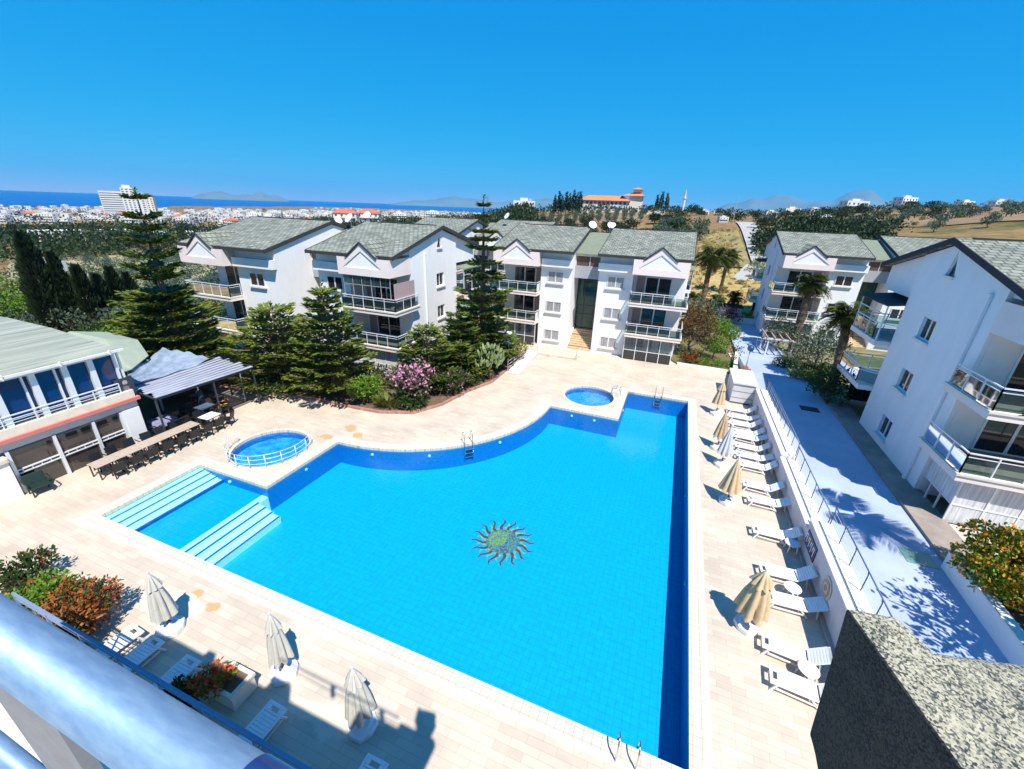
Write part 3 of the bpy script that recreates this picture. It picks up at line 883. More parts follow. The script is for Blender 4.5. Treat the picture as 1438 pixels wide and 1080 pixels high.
def wrect(mb, u0, u1, z0, z1, y, side, m=0, th=.05):
    """thin box on a wall; side 'f' faces -y, 's' faces +u, 'b' faces +y"""
    if side == 'f': mb.box(u0, u1, y - th, y, z0, z1, m)
    elif side == 'b': mb.box(u0, u1, y, y + th, z0, z1, m)
    else: mb.box(y, y + th, u0, u1, z0, z1, m)

def window(T, root, u, w, z0, h, y, side, pane, panes=2, sill=True, name='window'):
    f = T(); fr = .07
    wrect(f, u - w / 2, u + w / 2, z0, z0 + fr, y, side, 0, .06); wrect(f, u - w / 2, u + w / 2, z0 + h - fr, z0 + h, y, side, 0, .06)
    wrect(f, u - w / 2, u - w / 2 + fr, z0 + fr, z0 + h - fr, y, side, 0, .06); wrect(f, u + w / 2 - fr, u + w / 2, z0 + fr, z0 + h - fr, y, side, 0, .06)
    for k in range(1, panes):
        c = u - w / 2 + w * k / panes
        wrect(f, c - .055, c + .055, z0 + fr, z0 + h - fr, y, side, 0, .055)
    fo = f.build(name, M['metal'], root)
    p = T(); wrect(p, u - w / 2 + fr, u + w / 2 - fr, z0 + fr, z0 + h - fr, y, side, 0, .02)
    p.build('pane', pane, fo)
    if sill:
        p = T(); wrect(p, u - w / 2 - .12, u + w / 2 + .12, z0 - .13, z0 - .003, y + (.162 if side == 's' else 0), side, 0, .17 if side != 's' else .12); p.build('sill', M['coping_edge'], fo)
    return fo

D, RY, EZ, RZ = 13.0, 6.5, 9.45, 11.15
def roofz(y): return EZ + (RZ - EZ) * (y / RY if y < RY else (D - y) / RY)

def block(root, ox, oy, oz, sx, Wb=3.1, Wp=4.4, panes=None, side=True, back=True, awning=False, pipe=3.7, ground='glazed', glaze3=False, seed=1, frontdetail=True, glassrail=True):
    """one three-storey block: window column (width Wb) then balcony column (width Wp); sx=-1 mirrors it"""
    T = lambda: MB(sx, ox, oy, oz)
    W = Wb + Wp
    R = 1.6
    rr = random.Random(seed)
    pf = lambda k: (panes[k] if panes else M['pane'])
    # body
    w = T()
    foot = [(0, 0), (Wb, 0), (Wb, R), (W, R), (W, 9.1), (W - 2.6, 9.1), (W - 2.6, D), (0, D)]
    w.prism(foot, -.3, EZ - .1)
    w.xprism([(0.0, EZ - .098), (D, EZ - .098), (D, EZ - .05), (RY, RZ - .10), (0, EZ - .05)], .002, W - .002)
    w.box(W - 2.6, W - .004, 9.102, D, 8.0, EZ - .102)
    wo = w.build('wall', M['stucco'], root)
    c = T(); c.box(-.05, Wb - .12, -.45, -.002, 7.9, 8.6); c.build('cornice', M['stucco'], wo)
    # main roof
    r = T()
    e, ov, th = .90, .38, .2
    sl = (RZ - EZ) / RY
    zf = EZ - sl * e
    zb = EZ - sl * .5
    prof = [(-e, zf), (RY, RZ), (D + .5, zb), (D + .5, zb + th), (RY, RZ + th), (-e, zf + th)]
    r.xprism(prof, -.12 if Wb else 0, W + ov)
    ro = r.build('roof', M['roof'], root)
    r = T()
    r.box(-.13, W + ov + .02, -e - .06, -e - .002, zf - .02, zf + th + .02)
    for u in (-.14, W + ov + .002):
        r.xprism([(-e, zf - .06), (RY, RZ - .06), (D + .5, zb - .06), (D + .5, zb + th + .03), (RY, RZ + th + .03), (-e, zf + th + .03)], u, u + .05)
    r.box(.5, W - .3, RY - .12, RY + .12, RZ + th - .02, RZ + th + .05)
    r.build('roof_trim', M['roof_edge'], ro)
    # pink gable front above the balconies with a triangular niche
    cu = Wb + Wp / 2
    u0, u1 = Wb - .02, W + .20
    yf = -1.12
    f = T()
    zb_, zt = 7.92, 9.2
    ap, hw = 10.2, 1.25
    tz0, tz1, tw = 8.47, 9.68, 1.74 * Wp / 4.4
    P = [(u0, zb_), (u1, zb_), (u1, zt), (cu + hw, zt), (cu, ap), (cu - hw, zt), (u0, zt), (cu - tw, tz0), (cu + tw, tz0), (cu, tz1)]
    vs = [(p[0], yf, p[1]) for p in P]
    f.add(vs, [(0, 1, 8, 7), (1, 2, 3, 8), (3, 4, 9, 8), (6, 0, 7, 5), (5, 7, 9, 4)])
    i = T()
    tri = [(cu - tw, tz0), (cu + tw, tz0), (cu, tz1)]
    tv = [(p[0], yf, p[1]) for p in tri] + [(p[0], yf + .07, p[1]) for p in tri]
    f.add(tv, [(0, 1, 4, 3), (1, 2, 5, 4), (2, 0, 3, 5)])
    f.add([(u0, yf, zb_), (u0, -.03, zb_), (u0, -.03, zt), (u0, yf, zt), (u1, yf, zb_), (u1, R, zb_), (u1, R, zt), (u1, yf, zt), (u0, R, zb_)],
          [(1, 0, 3, 2), (4, 5, 6, 7), (0, 8, 5, 4)])
    fo = f.build('gable_front', M['pink'], root)
    i = T(); i.add([(p[0], yf + .068, p[1]) for p in tri], [(0, 1, 2)]); i.build('niche_panel', M['stucco'], fo)
    # dormer roof behind the pink gable
    d = T()
    yb = (ap - EZ) / sl
    for s in (-1, 1):
        a = [(cu, -1.15, ap + .02), (cu + s * (hw + .12), -1.15, zt - .03), (cu + s * (hw + .25), -.3, zt + .05), (cu, yb + .25, ap + .03)]
        b = [(x, y, z + .10) for x, y, z in a]
        q = [(0, 1, 2, 3), (4, 7, 6, 5), (0, 4, 5, 1), (1, 5, 6, 2), (2, 6, 7, 3), (3, 7, 4, 0)]
        if s > 0: q = [tuple(reversed(k)) for k in q]
        d.add(a + b, q)
    do = d.build('dormer_roof', M['roof_d'], root)
    d = T()
    for s in (-1, 1): d.bar((cu, -1.17, ap + .08), (cu + s * (hw + .14), -1.17, zt + .01), .08, .10)
    d.build('dormer_trim', M['roof_edge'], do)
    # front windows
    for k, z in enumerate((.66, 3.52, 6.40)):
        window(T, root, Wb * .52, min(1.55, Wb * .5), z, 1.06, 0, 'f', pf(k))
    # balconies
    for k, z in enumerate((2.28, 5.1)):
        s = T()
        s.box(Wb + .02, W + .55, yf, -.002, z, z + .25); s.box(Wb + .02, W - .004, .002, R - .004, z, z + .25); s.box(W + .004, W + .55, 0.002, R + .5, z, z + .25)
        so = s.build('balcony', M['pink'], root)
        s = T()
        s.box(Wb, W + .60, yf - .05, R - .006, z + .252, z + .36); s.box(W + .003, W + .60, R - .004, R + .55, z + .252, z + .36)
        s.build('balcony_edge', M['cream'], so)
        s = T(); s.box(Wb + .12, W - .01, yf + .12, R - .01, z + .361, z + .366); s.box(W - .009, W + .42, yf + .12, R + .35, z + .361, z + .366); s.build('balcony_floor', M['balcony_floor'], so)
        rp = [(Wb + .06, -.05), (Wb + .06, yf + .06), (W + .48, yf + .06), (W + .48, R + .42)]
        X = lambda p: (ox + sx * p[0], oy + p[1])
        rail_parts(so, [X(p) for p in rp], oz + z + .36, .92, M['glass'] if glassrail else None)
    # sliding doors at the back of the balconies
    for k, z in enumerate((.12, 2.66, 5.48)):
        dw = 2.3
        window(T, root, W - 1.05 - dw / 2, dw, z, 2.0, R, 'f', pf(k + 3), 2, False, 'balcony_door')
        s = T(); s.box(Wb + .25, W - 1.12 - dw, R - .03, R - .002, z + .05, z + 2.0); s.build('wall_panel', M['curtain_b'], root)
    # ground floor terrace enclosure
    if ground:
        eo = T()
        yg = -.72
        for u in [Wb + .1 + (Wp - .1) * q / 4 for q in range(5)]:
            eo.box(u - .03, u + .03, yg, yg + .06, -.02, 2.27)
        for z in (.92, 2.18): eo.box(Wb + .131, W - .031, yg + .005, yg + .055, z, z + .06)
        for y in (.1, .9): eo.box(W - .03, W + .03, y, y + .06, -.02, 2.27)
        eo.box(W - .025, W + .025, yg + .061, R - .02, .92, .98)
        eo.build('terrace_frame', M['metal'], root)
        gg = T(); gg.box(Wb + .1, W, yg + .028, yg + .032, .98, 2.18)
        go = gg.build('terrace_glass', M['curtain_w'] if ground == 'curtain' else M['glass_clear'], root)
        gg = T()
        gg.box(W - .002, W + .002, yg + .1, R - .05, .98, 2.2)
        gg.build('side_glass', M['curtain_w'] if ground == 'curtain' else M['glass_clear'], root)
        lo = T(); lo.box(Wb + .1, W, yg + .026, yg + .034, .03, .9); lo.build('lower_panel', M['pane'] if ground != 'curtain' else M['curtain_w'], root)
        if ground == 'glazed':
            cu_ = T(); 
            for q in range(3): cu_.box(W - 2.7 + q * .85, W - 2.1 + q * .85, R - .35 - .2 * q, R - .33 - .2 * q, .1, 2.1)
            cu_.build('curtain', M['curtain_w'], root)
    if glaze3:
        gz = T()
        for u in [Wb + .3 + (Wp - .2) * q / 5 for q in range(6)]: gz.box(u - .02, u + .02, yf + .12, yf + .16, 6.38, 7.9)
        gz.box(Wb + .3, W + .1, yf + .12, yf + .16, 7.2, 7.24)
        go = gz.build('balcony_glazing_frame', M['grey'], root)
        g2 = T(); g2.box(Wb + .3, W + .1, yf + .135, yf + .145, 7.26, 7.9); g2.build('balcony_glazing', M['glass'], go)
        g3 = T(); g3.box(W + .36, W + .40, yf + .2, R + .1, 5.5, 7.5); g3.build('side_curtain', mat('rust_pattern_curtain', (.55, .30, .22), .7, .5, 5, c2=(.30, .30, .38)), go)
    if side:
        # outer skin of the gable wall: the windows sit back in it
        ho = [[(RY - .35 - .625, z), (RY - .35 + .625, z), (RY - .35 + .625, z + 1.12), (RY - .35 - .625, z + 1.12)] for z in (.66, 3.52, 6.36)]
        ho.append([(RY - .80, 9.6), (RY, 9.6), (RY - .3, 10.82)])
        outl = [(R + .02, -.28), (9.1, -.28), (9.1, roofz(9.1) - .12), (RY, RZ - .12), (R + .02, roofz(R) - .12)]
        bm = bmesh.new()
        for Lp in [outl] + ho:
            vv = [bm.verts.new((0, p[0], p[1])) for p in Lp]
            for q in range(len(vv)): bm.edges.new((vv[q], vv[(q + 1) % len(vv)]))
        bmesh.ops.triangle_fill(bm, use_beauty=True, edges=bm.edges[:], normal=(1, 0, 0))
        sk = T()
        for f_ in bm.faces:
            q = [(W + .16, v_.co.y, v_.co.z) for v_ in f_.verts]
            if f_.normal.x < 0: q.reverse()
            sk.add(q, [tuple(range(len(q)))])
        bm.free()
        for Lp in [outl] + ho:
            n_ = len(Lp)
            fl = [(q, n_ + q, n_ + (q + 1) % n_, (q + 1) % n_) for q in range(n_)]
            if Lp is not outl: fl = [tuple(reversed(f_)) for f_ in fl]
            sk.add([(W + .004, p[0], p[1]) for p in Lp] + [(W + .16, p[0], p[1]) for p in Lp], [tuple(reversed(f_)) for f_ in fl])
        sk.build('gable_wall', M['stucco'], root)
        for k, z in enumerate((.66, 3.52, 6.36)):
            window(T, root, RY - .35, 1.25, z, 1.12, W, 's', M['pane'])
        # small triangular attic window with a sill
        t3 = T(); a, b_, z0, z1 = RY - .75, RY - .05, 9.62, 10.75
        t3.add([(W + .03, a, z0), (W + .03, b_, z0), (W + .03, (a + b_) / 2 + .1, z1), (W, a, z0), (W, b_, z0), (W, (a + b_) / 2 + .1, z1)], [(0, 1, 2), (3, 4, 1, 0), (4, 5, 2, 1), (5, 3, 0, 2)])
        to = t3.build('attic_window', M['pane'], root)
        t3 = T(); t3.box(W + .161, W + .27, a - .1, b_ + .1, z0 - .13, z0 - .004); t3.build('sill', M['coping_edge'], to)
        t3 = T(); t3.bar((W + .05, a - .05, z0), (W + .05, (a + b_) / 2 + .1, z1 + .06), .08, .08).bar((W + .05, b_ + .05, z0), (W + .05, (a + b_) / 2 + .1, z1 + .06), .08, .08); t3.build('window_frame', M['stucco'], to)
        if pipe:
            p = T(); p.box(W + .162, W + .29, pipe - .11, pipe + .11, -.2, 9.35); p.build('drain_pipe', M['plastic'], root, bevel=.03)
        p = T(); p.box(W + .161, W + .18, R + .02, 9.1, -.28, .12); p.build('plinth', M['concrete'], root)
    if back:
        for k, z in enumerate((2.28, 5.1)):
            s = T(); s.box(W - 2.55, W + .9, 9.15, D + .3, z, z + .3); so = s.build('rear_balcony', M['pink'], root)
            X = lambda p: (ox + sx * p[0], oy + p[1])
            rail_parts(so, [X(p) for p in [(W + .05, 9.2), (W + .83, 9.9), (W + .83, D + .22), (W - 2.5, D + .22)]], oz + z + .3, .95, M['glass'])
        window(T, root, W - 1.2, 2.2, .12, 2.0, D - .01, 'b', M['pane'], 2, False, 'rear_door')
        s = T()
        s.add([(W - 2.5, 9.0, 7.95), (W + .95, 9.15, 7.45), (W + .95, D + .4, 7.4), (W - 2.5, D + .4, 7.9), (W - 2.5, 9.0, 8.05), (W + .95, 9.15, 7.55), (W + .95, D + .4, 7.5), (W - 2.5, D + .4, 8.0)],
              [(0, 3, 2, 1), (4, 5, 6, 7), (0, 1, 5, 4), (1, 2, 6, 5), (2, 3, 7, 6), (3, 0, 4, 7)])
        s.build('rear_awning', M['roof_edge'] if awning else M['core_roof'], root)
        s = T()
        for y in (9.3, 11.0, D + .15): s.box(W + .8, W + .86, y, y + .06, 5.4, 7.45)
        s.box(W + .8, W + .86, 9.36, D + .15, 6.9, 6.95)
        s.build('rear_glazing_frame', M['metal'], root)
        if not awning:
            s = T(); s.box(W + .82, W + .83, 9.3, D + .2, 5.5, 7.4); s.build('rear_glazing', M['glass_clear'], root)

def core(root, u0, u1, oy, oz, ridge=6.3):
    """stair tower between two blocks: steps, green glass wall, grey band, sloping olive roof"""
    T = lambda: MB(1, 0, oy, oz)
    s = T()
    n = 9
    for k in range(n): s.box(u0 + .12, u1 - .02, .0 + k * .3, 2.9, k * .165, (k + 1) * .165 - .002)
    s.build('staircase', M['step'], root)
    s = T(); s.add([(u0 + .01, 0, 0), (u0 + .11, 0, 0), (u0 + .11, 2.6, 0), (u0 + .01, 2.6, 0), (u0 + .01, 0, .3), (u0 + .11, 0, .3), (u0 + .11, 2.6, 1.75), (u0 + .01, 2.6, 1.75)], [(0, 3, 2, 1), (4, 5, 6, 7), (0, 1, 5, 4), (1, 2, 6, 5), (2, 3, 7, 6), (3, 0, 4, 7)])
    s.build('stair_cheek', M['pink'], root)
    s = T(); s.box(u0, u1, 2.91, 2.97, 1.49, 7.0); so = s.build('stair_glass', M['glass_green'], root)
    s = T()
    for u in (u0 + .02, u0 + .75, u1 - .75, u1 - .08): s.box(u, u + .06, 2.86, 2.909, 1.5, 7.0)
    for z in (3.0, 3.9, 5.2, 6.4): s.box(u0, u1, 2.87, 2.909, z, z + .06)
    s.build('glass_frame', M['darkmetal'], so)
    s = T(); s.box(u0 + .004, u1 - .004, .9, 3.2, 6.9, 8.05); s.build('fascia', M['grey'], root)
    s = T(); s.box(u0 + .004, u1 - .004, 1.0, 3.1, 8.052, 8.95); so = s.build('upper_window', M['pane_brown'], root)
    s = T()
    for u in (u0 + .02, (u0 + u1) / 2 + .1): s.box(u, u + .05, .96, .999, 8.05, 8.95)
    s.box(u0, u1, .9, .998, 8.95, 9.06); s.build('window_frame', M['coping_edge'], so)
    s = T(); s.xprism([(.7, 9.07), (ridge, 10.75), (D - 1.2, 9.0), (D - 1.2, 9.12), (ridge, 10.87), (.7, 9.19)], u0 + .006, u1 - .006); s.build('core_roof', M['core_roof'], root)
    s = T(); s.box(u0, u1, 3.2, D - 1.5, 0, 8.9); s.build('core_wall', M['stucco'], root)

def dish(x, y, z, r, az, label, mast=.65):
    t = thing('satellite_dish', label, 'satellite dish', (x, y, z), az, 'satellite dishes on the roofs')
    MB().tube([(0, 0, -.4), (0, 0, mast)], .03, 8).build('mast', M['metal'], t, True)
    r *= .76
    p = MB()
    prof = [(r * q / 6, .22 * r * (q / 6) ** 2) for q in range(7)] + [(r * q / 6, .22 * r * (q / 6) ** 2 + .02) for q in range(6, -1, -1)]
    p.lathe([(max(a, .001), b) for a, b in prof], n=24, closed=False)
    o = p.build('reflector', M['plastic'], t, True)
    o.location = (0, -.12, mast); o.rotation_euler = (radians(55), 0, 0)
    p = MB(); p.tube([(0, -.5 * r, mast - .5 * r), (0, -.95 * r, mast + .35 * r)], .015, 6); p.box(-.05, .05, -.95 * r - .06, -.95 * r + .04, mast + .32 * r, mast + .45 * r); p.build('receiver_arm', M['grey'], t)
    return t

C_, Dk = M['curtain'], M['pane']
# centre building
B = thing('apartment_building', 'white three-storey apartment building with a green glass stair tower behind the pool', 'building', (-8, 40.2, 0))
def rel(root):
    """children were modelled in world coordinates: move them into the root's own space"""
    inv = Matrix.Translation(root.location).inverted()
    for ch in root.children:
        if not ch.get('_rel'):
            ch.location = (inv @ Vector(ch.location)); ch['_rel'] = 1
    for ch in root.children: del ch['_rel']
block(B, -6.7, 40.2, 0, 1, panes=[C_, C_, C_, Dk, Dk, Dk], seed=3)
block(B, -9.2, 40.2, 0, -1, panes=[C_, C_, C_, Dk, Dk, Dk], seed=4, side=False)
core(B, -9.2, -6.7, 40.2, 0)
rel(B)
# left building
B = thing('apartment_building', 'white three-storey apartment building behind the tiered conifers on the left', 'building', (-28, 27, 0))
block(B, -27.0, 26.9, 0, 1, panes=[Dk, Dk, Dk, Dk, Dk, Dk], seed=5, pipe=3.7, glaze3=True, ground='curtain')
block(B, -29.2, 24.9, 0, -1, Wb=4.3, Wp=4.7, panes=[Dk] * 6, seed=6, side=False, ground=None)
core(B, -29.2, -27.0, 27.6, 0)
# plain gable side of the forward left block faces right: it carries the window column end
rel(B)
# right building (one block fills the frame)
B = thing('apartment_building', 'large white gable-ended apartment building close by on the right of the blue road', 'building', (16, 21.2, 1))
block(B, 20.2, 21.2, 1.0, -1, Wb=3.1, Wp=4.5, panes=[Dk] * 6, seed=7, pipe=2.5, awning=True, ground='curtain')
rel(B)
# far right building
B = thing('apartment_building', 'white apartment building with two palms in front beyond the pergola on the right', 'building', (18, 54.5, 0))
block(B, 18.1, 54.5, 0.1, -1, panes=[Dk] * 6, seed=8, awning=True)
block(B, 20.5, 54.5, 0.1, 1, panes=[Dk] * 6, seed=9, side=False, back=False, ground=None)
core(B, 18.1, 20.5, 54.5, .1)
rel(B)
# building whose roofs show behind the centre building
B = thing('apartment_building', 'grey-roofed apartment building whose ridges show behind the tall conifer', 'building', (-25, 50, 0))
block(B, -26.0 - 7.5, 47.6, 0, 1, panes=[Dk] * 6, seed=10, ground=None)
block(B, -16.4, 52.2, 0, -1, panes=[Dk] * 6, seed=11, ground=None)
core(B, -25.9, -24.0, 52.4, 0)
rel(B)
dish(-9.05, 46.6, 10.9, .55, .6, 'white satellite dish on the stair tower roof next to the left roof edge')
dish(-7.3, 47.2, 10.9, .5, .7, 'white satellite dish on the stair tower roof next to the right-hand roof')
dish(-6.9, 46.8, 11.0, .32, .2, 'small white satellite dish on the right-hand roof edge of the stair tower')
dish(-28.7, 33.3, 10.9, .6, -.3, 'large tilted satellite dish between the two roofs of the left building')
dish(-29.6, 32.6, 10.7, .45, 1.2, 'thin satellite dish turned edge-on between the roofs of the left building')
dish(-27.6, 34.4, 11.2, .45, .2, 'satellite dish farthest back on the left building')
dish(-22.2, 56.0, 11.2, .6, -.6, 'satellite dish on the roof behind the tall tiered conifer')

# ------------------------------------------------------------------ poolside clubhouse on the left
B = thing('clubhouse', 'two-storey glazed clubhouse with a curved grey-green roof at the left edge of the deck', 'building', (-26.4, 6, 0))
T = lambda: MB(1, 26.4, -6, 0)
XF = -26.4
s = T()
s.box(-38, XF - .5, -6, 12.0, -.2, 2.2); s.box(-38, XF - .15, -6, 12.25, 2.2, 2.62)
s.box(-38, -27.6, -6, 12.0, 3.2, 5.2)
s.build('wall', M['concrete'], B)
s = T(); s.box(XF - 1.6, XF + .1, -6, 12.35, 2.62, 2.80); s.build('red_stripe', mat('red_painted_edge', (.62, .20, .16), .6, .15), B)
s = T(); s.box(XF - 1.6, XF - .02, -6, 12.2, 2.802, 3.2); s.build('balcony_parapet', mat('cream_painted_render', (.76, .70, .56), .7, .15, 2), B)
# lower storey glass with mullions, mid rail
s = T(); s.box(XF - .26, XF - .22, -6, 11.35, .02, 2.19); so = s.build('lower_glass', mat('dark_reflecting_glass', (.02, .021, .025), .05, .5, .7, c2=(.07, .055, .045), spec=.8), B)
s = T()
for y in (-2, 0.6, 3.1, 5.6, 7.0, 8.62, 10.15, 11.35): s.box(XF - .22, XF - .08, y - .06, y + .06, 0, 2.19)
for z in (.95, 1.12): s.box(XF - .219, XF - .14, -6, 11.3, z, z + .05)
s.build('lower_frame', M['metal'], so)
s = T()
for k in range(48): s.box(XF - .2, XF - .17, -4 + k * .33, -3.96 + k * .33, 1.0, 1.12)
s.build('handrail_brackets', M['metal'], so)
T().prism([(XF - .6, 11.42), (XF - .02, 11.42), (XF - .02, 12.2), (XF - .6, 12.2)], 0, 2.19).build('pillar', M['stucco'], B); s = T(); s.prism([(XF - .3, 6.0), (XF + .12, 6.0), (XF + .12, 6.85), (XF - .3, 6.85)], 0, 1.75); s.build('pillar', M['stucco'], B)
s = T(); s.box(XF - .3, XF + .2, 5.95, 6.9, 1.752, 2.05); s.build('stone_capital', M['stone'], B, bevel=.06)
# upper storey glazing: tall blue-reflecting panes between white mullions
s = T(); s.box(XF - .35, XF - .31, -6, 11.9, 3.3, 5.28); so = s.build('upper_glass', mat('deep_blue_reflecting_glass', (.008, .035, .15), .04, .4, .5, c2=(.004, .018, .09), spec=.6), B)
s = T()
for y in (-1.8, .5, 2.9, 5.2, 7.5, 8.75, 9.9, 10.9): s.box(XF - .30, XF - .12, y - .12, y + .12, 3.21, 5.29)
for y in (8.62, 9.75): s.box(XF - .31, XF - .2, y - .22, y - .14, 3.21, 5.29)
s.box(XF - .3, XF - .05, -6, 12.0, 5.29, 5.55); s.box(XF - .3, XF - .2, 11.86, 11.98, 3.2, 5.29); s.box(XF - .3, XF - .2, 12.08, 12.16, 3.2, 5.29)
s.build('upper_frame', M['metal'], so)
s = T(); s.box(XF - .45, XF - .36, 10.9, 11.85, 3.25, 5.28); s.build('lit_pane', M['glass'], B)
rail_parts(B, [(XF - .12 + 26.4, -6 - 6), (XF - .12 + 26.4, 11.7 - 6)], 3.2, .52, None, step=1.1)
# shallow curved roof: ribs of sheet along the building, hipped at the far end
s = T()
prof = [(XF + .1, 5.5), (-27.2, 6.0), (-28.6, 6.7), (-30.4, 7.15), (-32.2, 7.3), (-34, 7.15), (-38, 6.0)]
endy = [12.2, 11.6, 10.8, 10.1, 9.6, 9.6, 10.5]
vs = []
for (x, z), e in zip(prof, endy): vs += [(x, -7, z), (x, e, z)]
s.add(vs, [(2 * i, 2 * i + 1, 2 * i + 3, 2 * i + 2) for i in range(6)])
hip = [(XF + .1, 12.2, 5.5), (-38, 12.2, 5.4)]
n0 = len(vs)
s.add([(p[0], e, p[1]) for p, e in zip(prof, endy)] + [(-38, 12.2, 5.45)], [(0, 7, 6, 5, 4, 3, 2, 1)])
def clubroof():
    mt, nt, b = _base('grey_green_sheet_roof'); b.inputs['Roughness'].default_value = .7
    v = _vec(nt, False, (9, .25, 9)); nz = _n(nt, 'ShaderNodeTexNoise', Scale=1.0, Detail=5.0); nt.links.new(v, nz.inputs['Vector'])
    nt.links.new(_ramp(nt, nz.outputs['Fac'], [(.3, (.17, .195, .155)), (.5, (.26, .28, .23)), (.7, (.35, .355, .30))]), b.inputs['Base Color']); return mt
s.build('roof', clubroof(), B)
s = T(); s.box(XF + .08, XF + .16, -7, 12.3, 5.42, 5.54); 
for k in range(8): s.box(XF + .1, XF + .2, -2.0 + k * 1.95, -1.94 + k * 1.95, 5.38, 5.62)
s.build('gutter', M['coping_edge'], B)

t = thing('poster_board', 'dark upright board with a pale figure standing at the end of the clubhouse balcony', 'board', (-26.62, 12.0, 2.81), .1)
MB().box(-.04, .04, -.42, .42, .05, 1.1).build('panel', M['darkmetal'], t)
p = MB(); p.lathe([(.001, 0), (.1, .02), (.13, .12), (.08, .22), (.001, .25)], .0, .0, 0, 12)
o = p.build('pale_head_print', mat('pale_print', (.5, .42, .36), .6, .3, 20), t); o.location = (.045, .02, .72); o.scale = (.05, 1, 1)
p = MB(); p.add([(.046, -.2, .2), (.046, .12, .2), (.046, .16, .6), (.046, -.1, .66)], [(0, 1, 2, 3)]); p.build('pale_figure_print', mat('pale_print_grey', (.22, .2, .2), .6, .4, 14), t)

# tent, tarpaulins and pergola next to the clubhouse
t = thing('marquee', 'pale green canvas marquee roof beyond the clubhouse end', 'marquee', (-29.5, 13.8, 0))
T = lambda: MB(1, 29.5, -13.8, 0)
s = T()
G = [[(-34, 12.35, 4.6), (-31, 12.35, 4.75), (-28.1, 12.35, 3.7)], [(-34, 13.6, 5.1), (-31, 13.8, 5.0), (-28.7, 13.5, 3.55)], [(-34, 15.4, 4.6), (-31, 15.4, 4.5), (-29.6, 15.0, 3.8)]]
vs = [p for row in G for p in row] + [(x, y, z - .05) for row in G for (x, y, z) in row]
s.add(vs, [(0, 1, 4, 3), (1, 2, 5, 4), (3, 4, 7, 6), (4, 5, 8, 7), (9, 12, 13, 10), (10, 13, 14, 11), (12, 15, 16, 13), (13, 16, 17, 14), (2, 11, 14, 5), (5, 14, 17, 8)])
s.build('canvas_roof', mat('pale_green_canvas', (.30, .345, .265), .8, .1, 2), t)
for x, y in ((-28.3, 12.6), (-29.7, 14.9), (-33, 15.3)): T().box(x - .05, x + .05, y - .05, y + .05, 0, 3.55).build('post', M['metal'], t)
t = thing('tarpaulin', 'creased pale blue tarpaulin slung between the marquee and the pergola', 'tarpaulin', (-28.5, 15.0, 0))
s = MB(1, 28.5, -15.0, 0)
n = 40
A_, B_, C2_, D2_ = Vector((-28.5, 13.0, 3.3)), Vector((-27.5, 12.9, 2.98)), Vector((-27.9, 17.8, 3.0)), Vector((-30.6, 16.4, 3.75))
for i in range(n + 1):
    for j in range(n + 1):
        u, v = i / n, j / n
        p = (A_ * (1 - u) + B_ * u) * (1 - v) + (D2_ * (1 - u) + C2_ * u) * v
        s.v.append((p.x + 28.5, p.y - 15.0, p.z - .25 * sin(pi * u) * sin(pi * v) + .06 * sin(u * 26 + v * 7) + .05 * sin(u * 9 - v * 15)))
for i in range(n):
    for j in range(n):
        a = i * (n + 1) + j; s.f.append((a, a + n + 1, a + n + 2, a + 1)); s.m.append(0)
s.build('sheet', mat('pale_blue_tarp', (.24, .30, .38), .7, .25, 3), t, True)
t = thing('pergola', 'slatted grey-lilac pergola roof shading the dining tables beside the clubhouse', 'pergola', (-27, 15, 0))
T = lambda: MB(1, 27, -15, 0)
F0, F1, K0, K1_ = Vector((-25.55, 12.6, 2.72)), Vector((-25.1, 18.2, 2.75)), Vector((-27.7, 12.6, 2.88)), Vector((-28.0, 18.4, 2.93))
s = T()
for k in range(9):
    a, b = F0.lerp(K0, k / 8), F1.lerp(K1_, k / 8)
    s.bar(a + (b - a) * (.02 * (k % 3)), b - (b - a) * (.03 * ((k * 2) % 3)), .265, .03)
s.build('slats', mat('lilac_grey_slats', (.38, .39, .46), .6, .35, 3, stretch=(3, .3, 1)), t)
s = T()
for k in range(5):
    a, b = F0.lerp(F1, k / 4), K0.lerp(K1_, k / 4)
    s.bar(a + Vector((0, 0, -.07)), b + Vector((0, 0, -.07)), .06, .09)
s.bar(F0 + Vector((0, 0, -.14)), F1 + Vector((0, 0, -.14)), .07, .1); s.bar(K0 + Vector((0, 0, -.14)), K1_ + Vector((0, 0, -.14)), .07, .1)
s.build('beams', M['darkmetal'], t)
for p in (F0, F1, F0.lerp(F1, .55), K0, K1_): T().box(p.x - .04, p.x + .04, p.y - .04, p.y + .04, 0, p.z - .2).build('post', M['darkmetal'], t)
# shaded paved floor and low wall behind the tables
struct(MB().box(-31, -25.9, 12.3, 18.3, .004, .03), 'dining_floor', mat('dark_decking', (.16, .13, .115), .8, .35, 2, stretch=(3, .3, 1)))

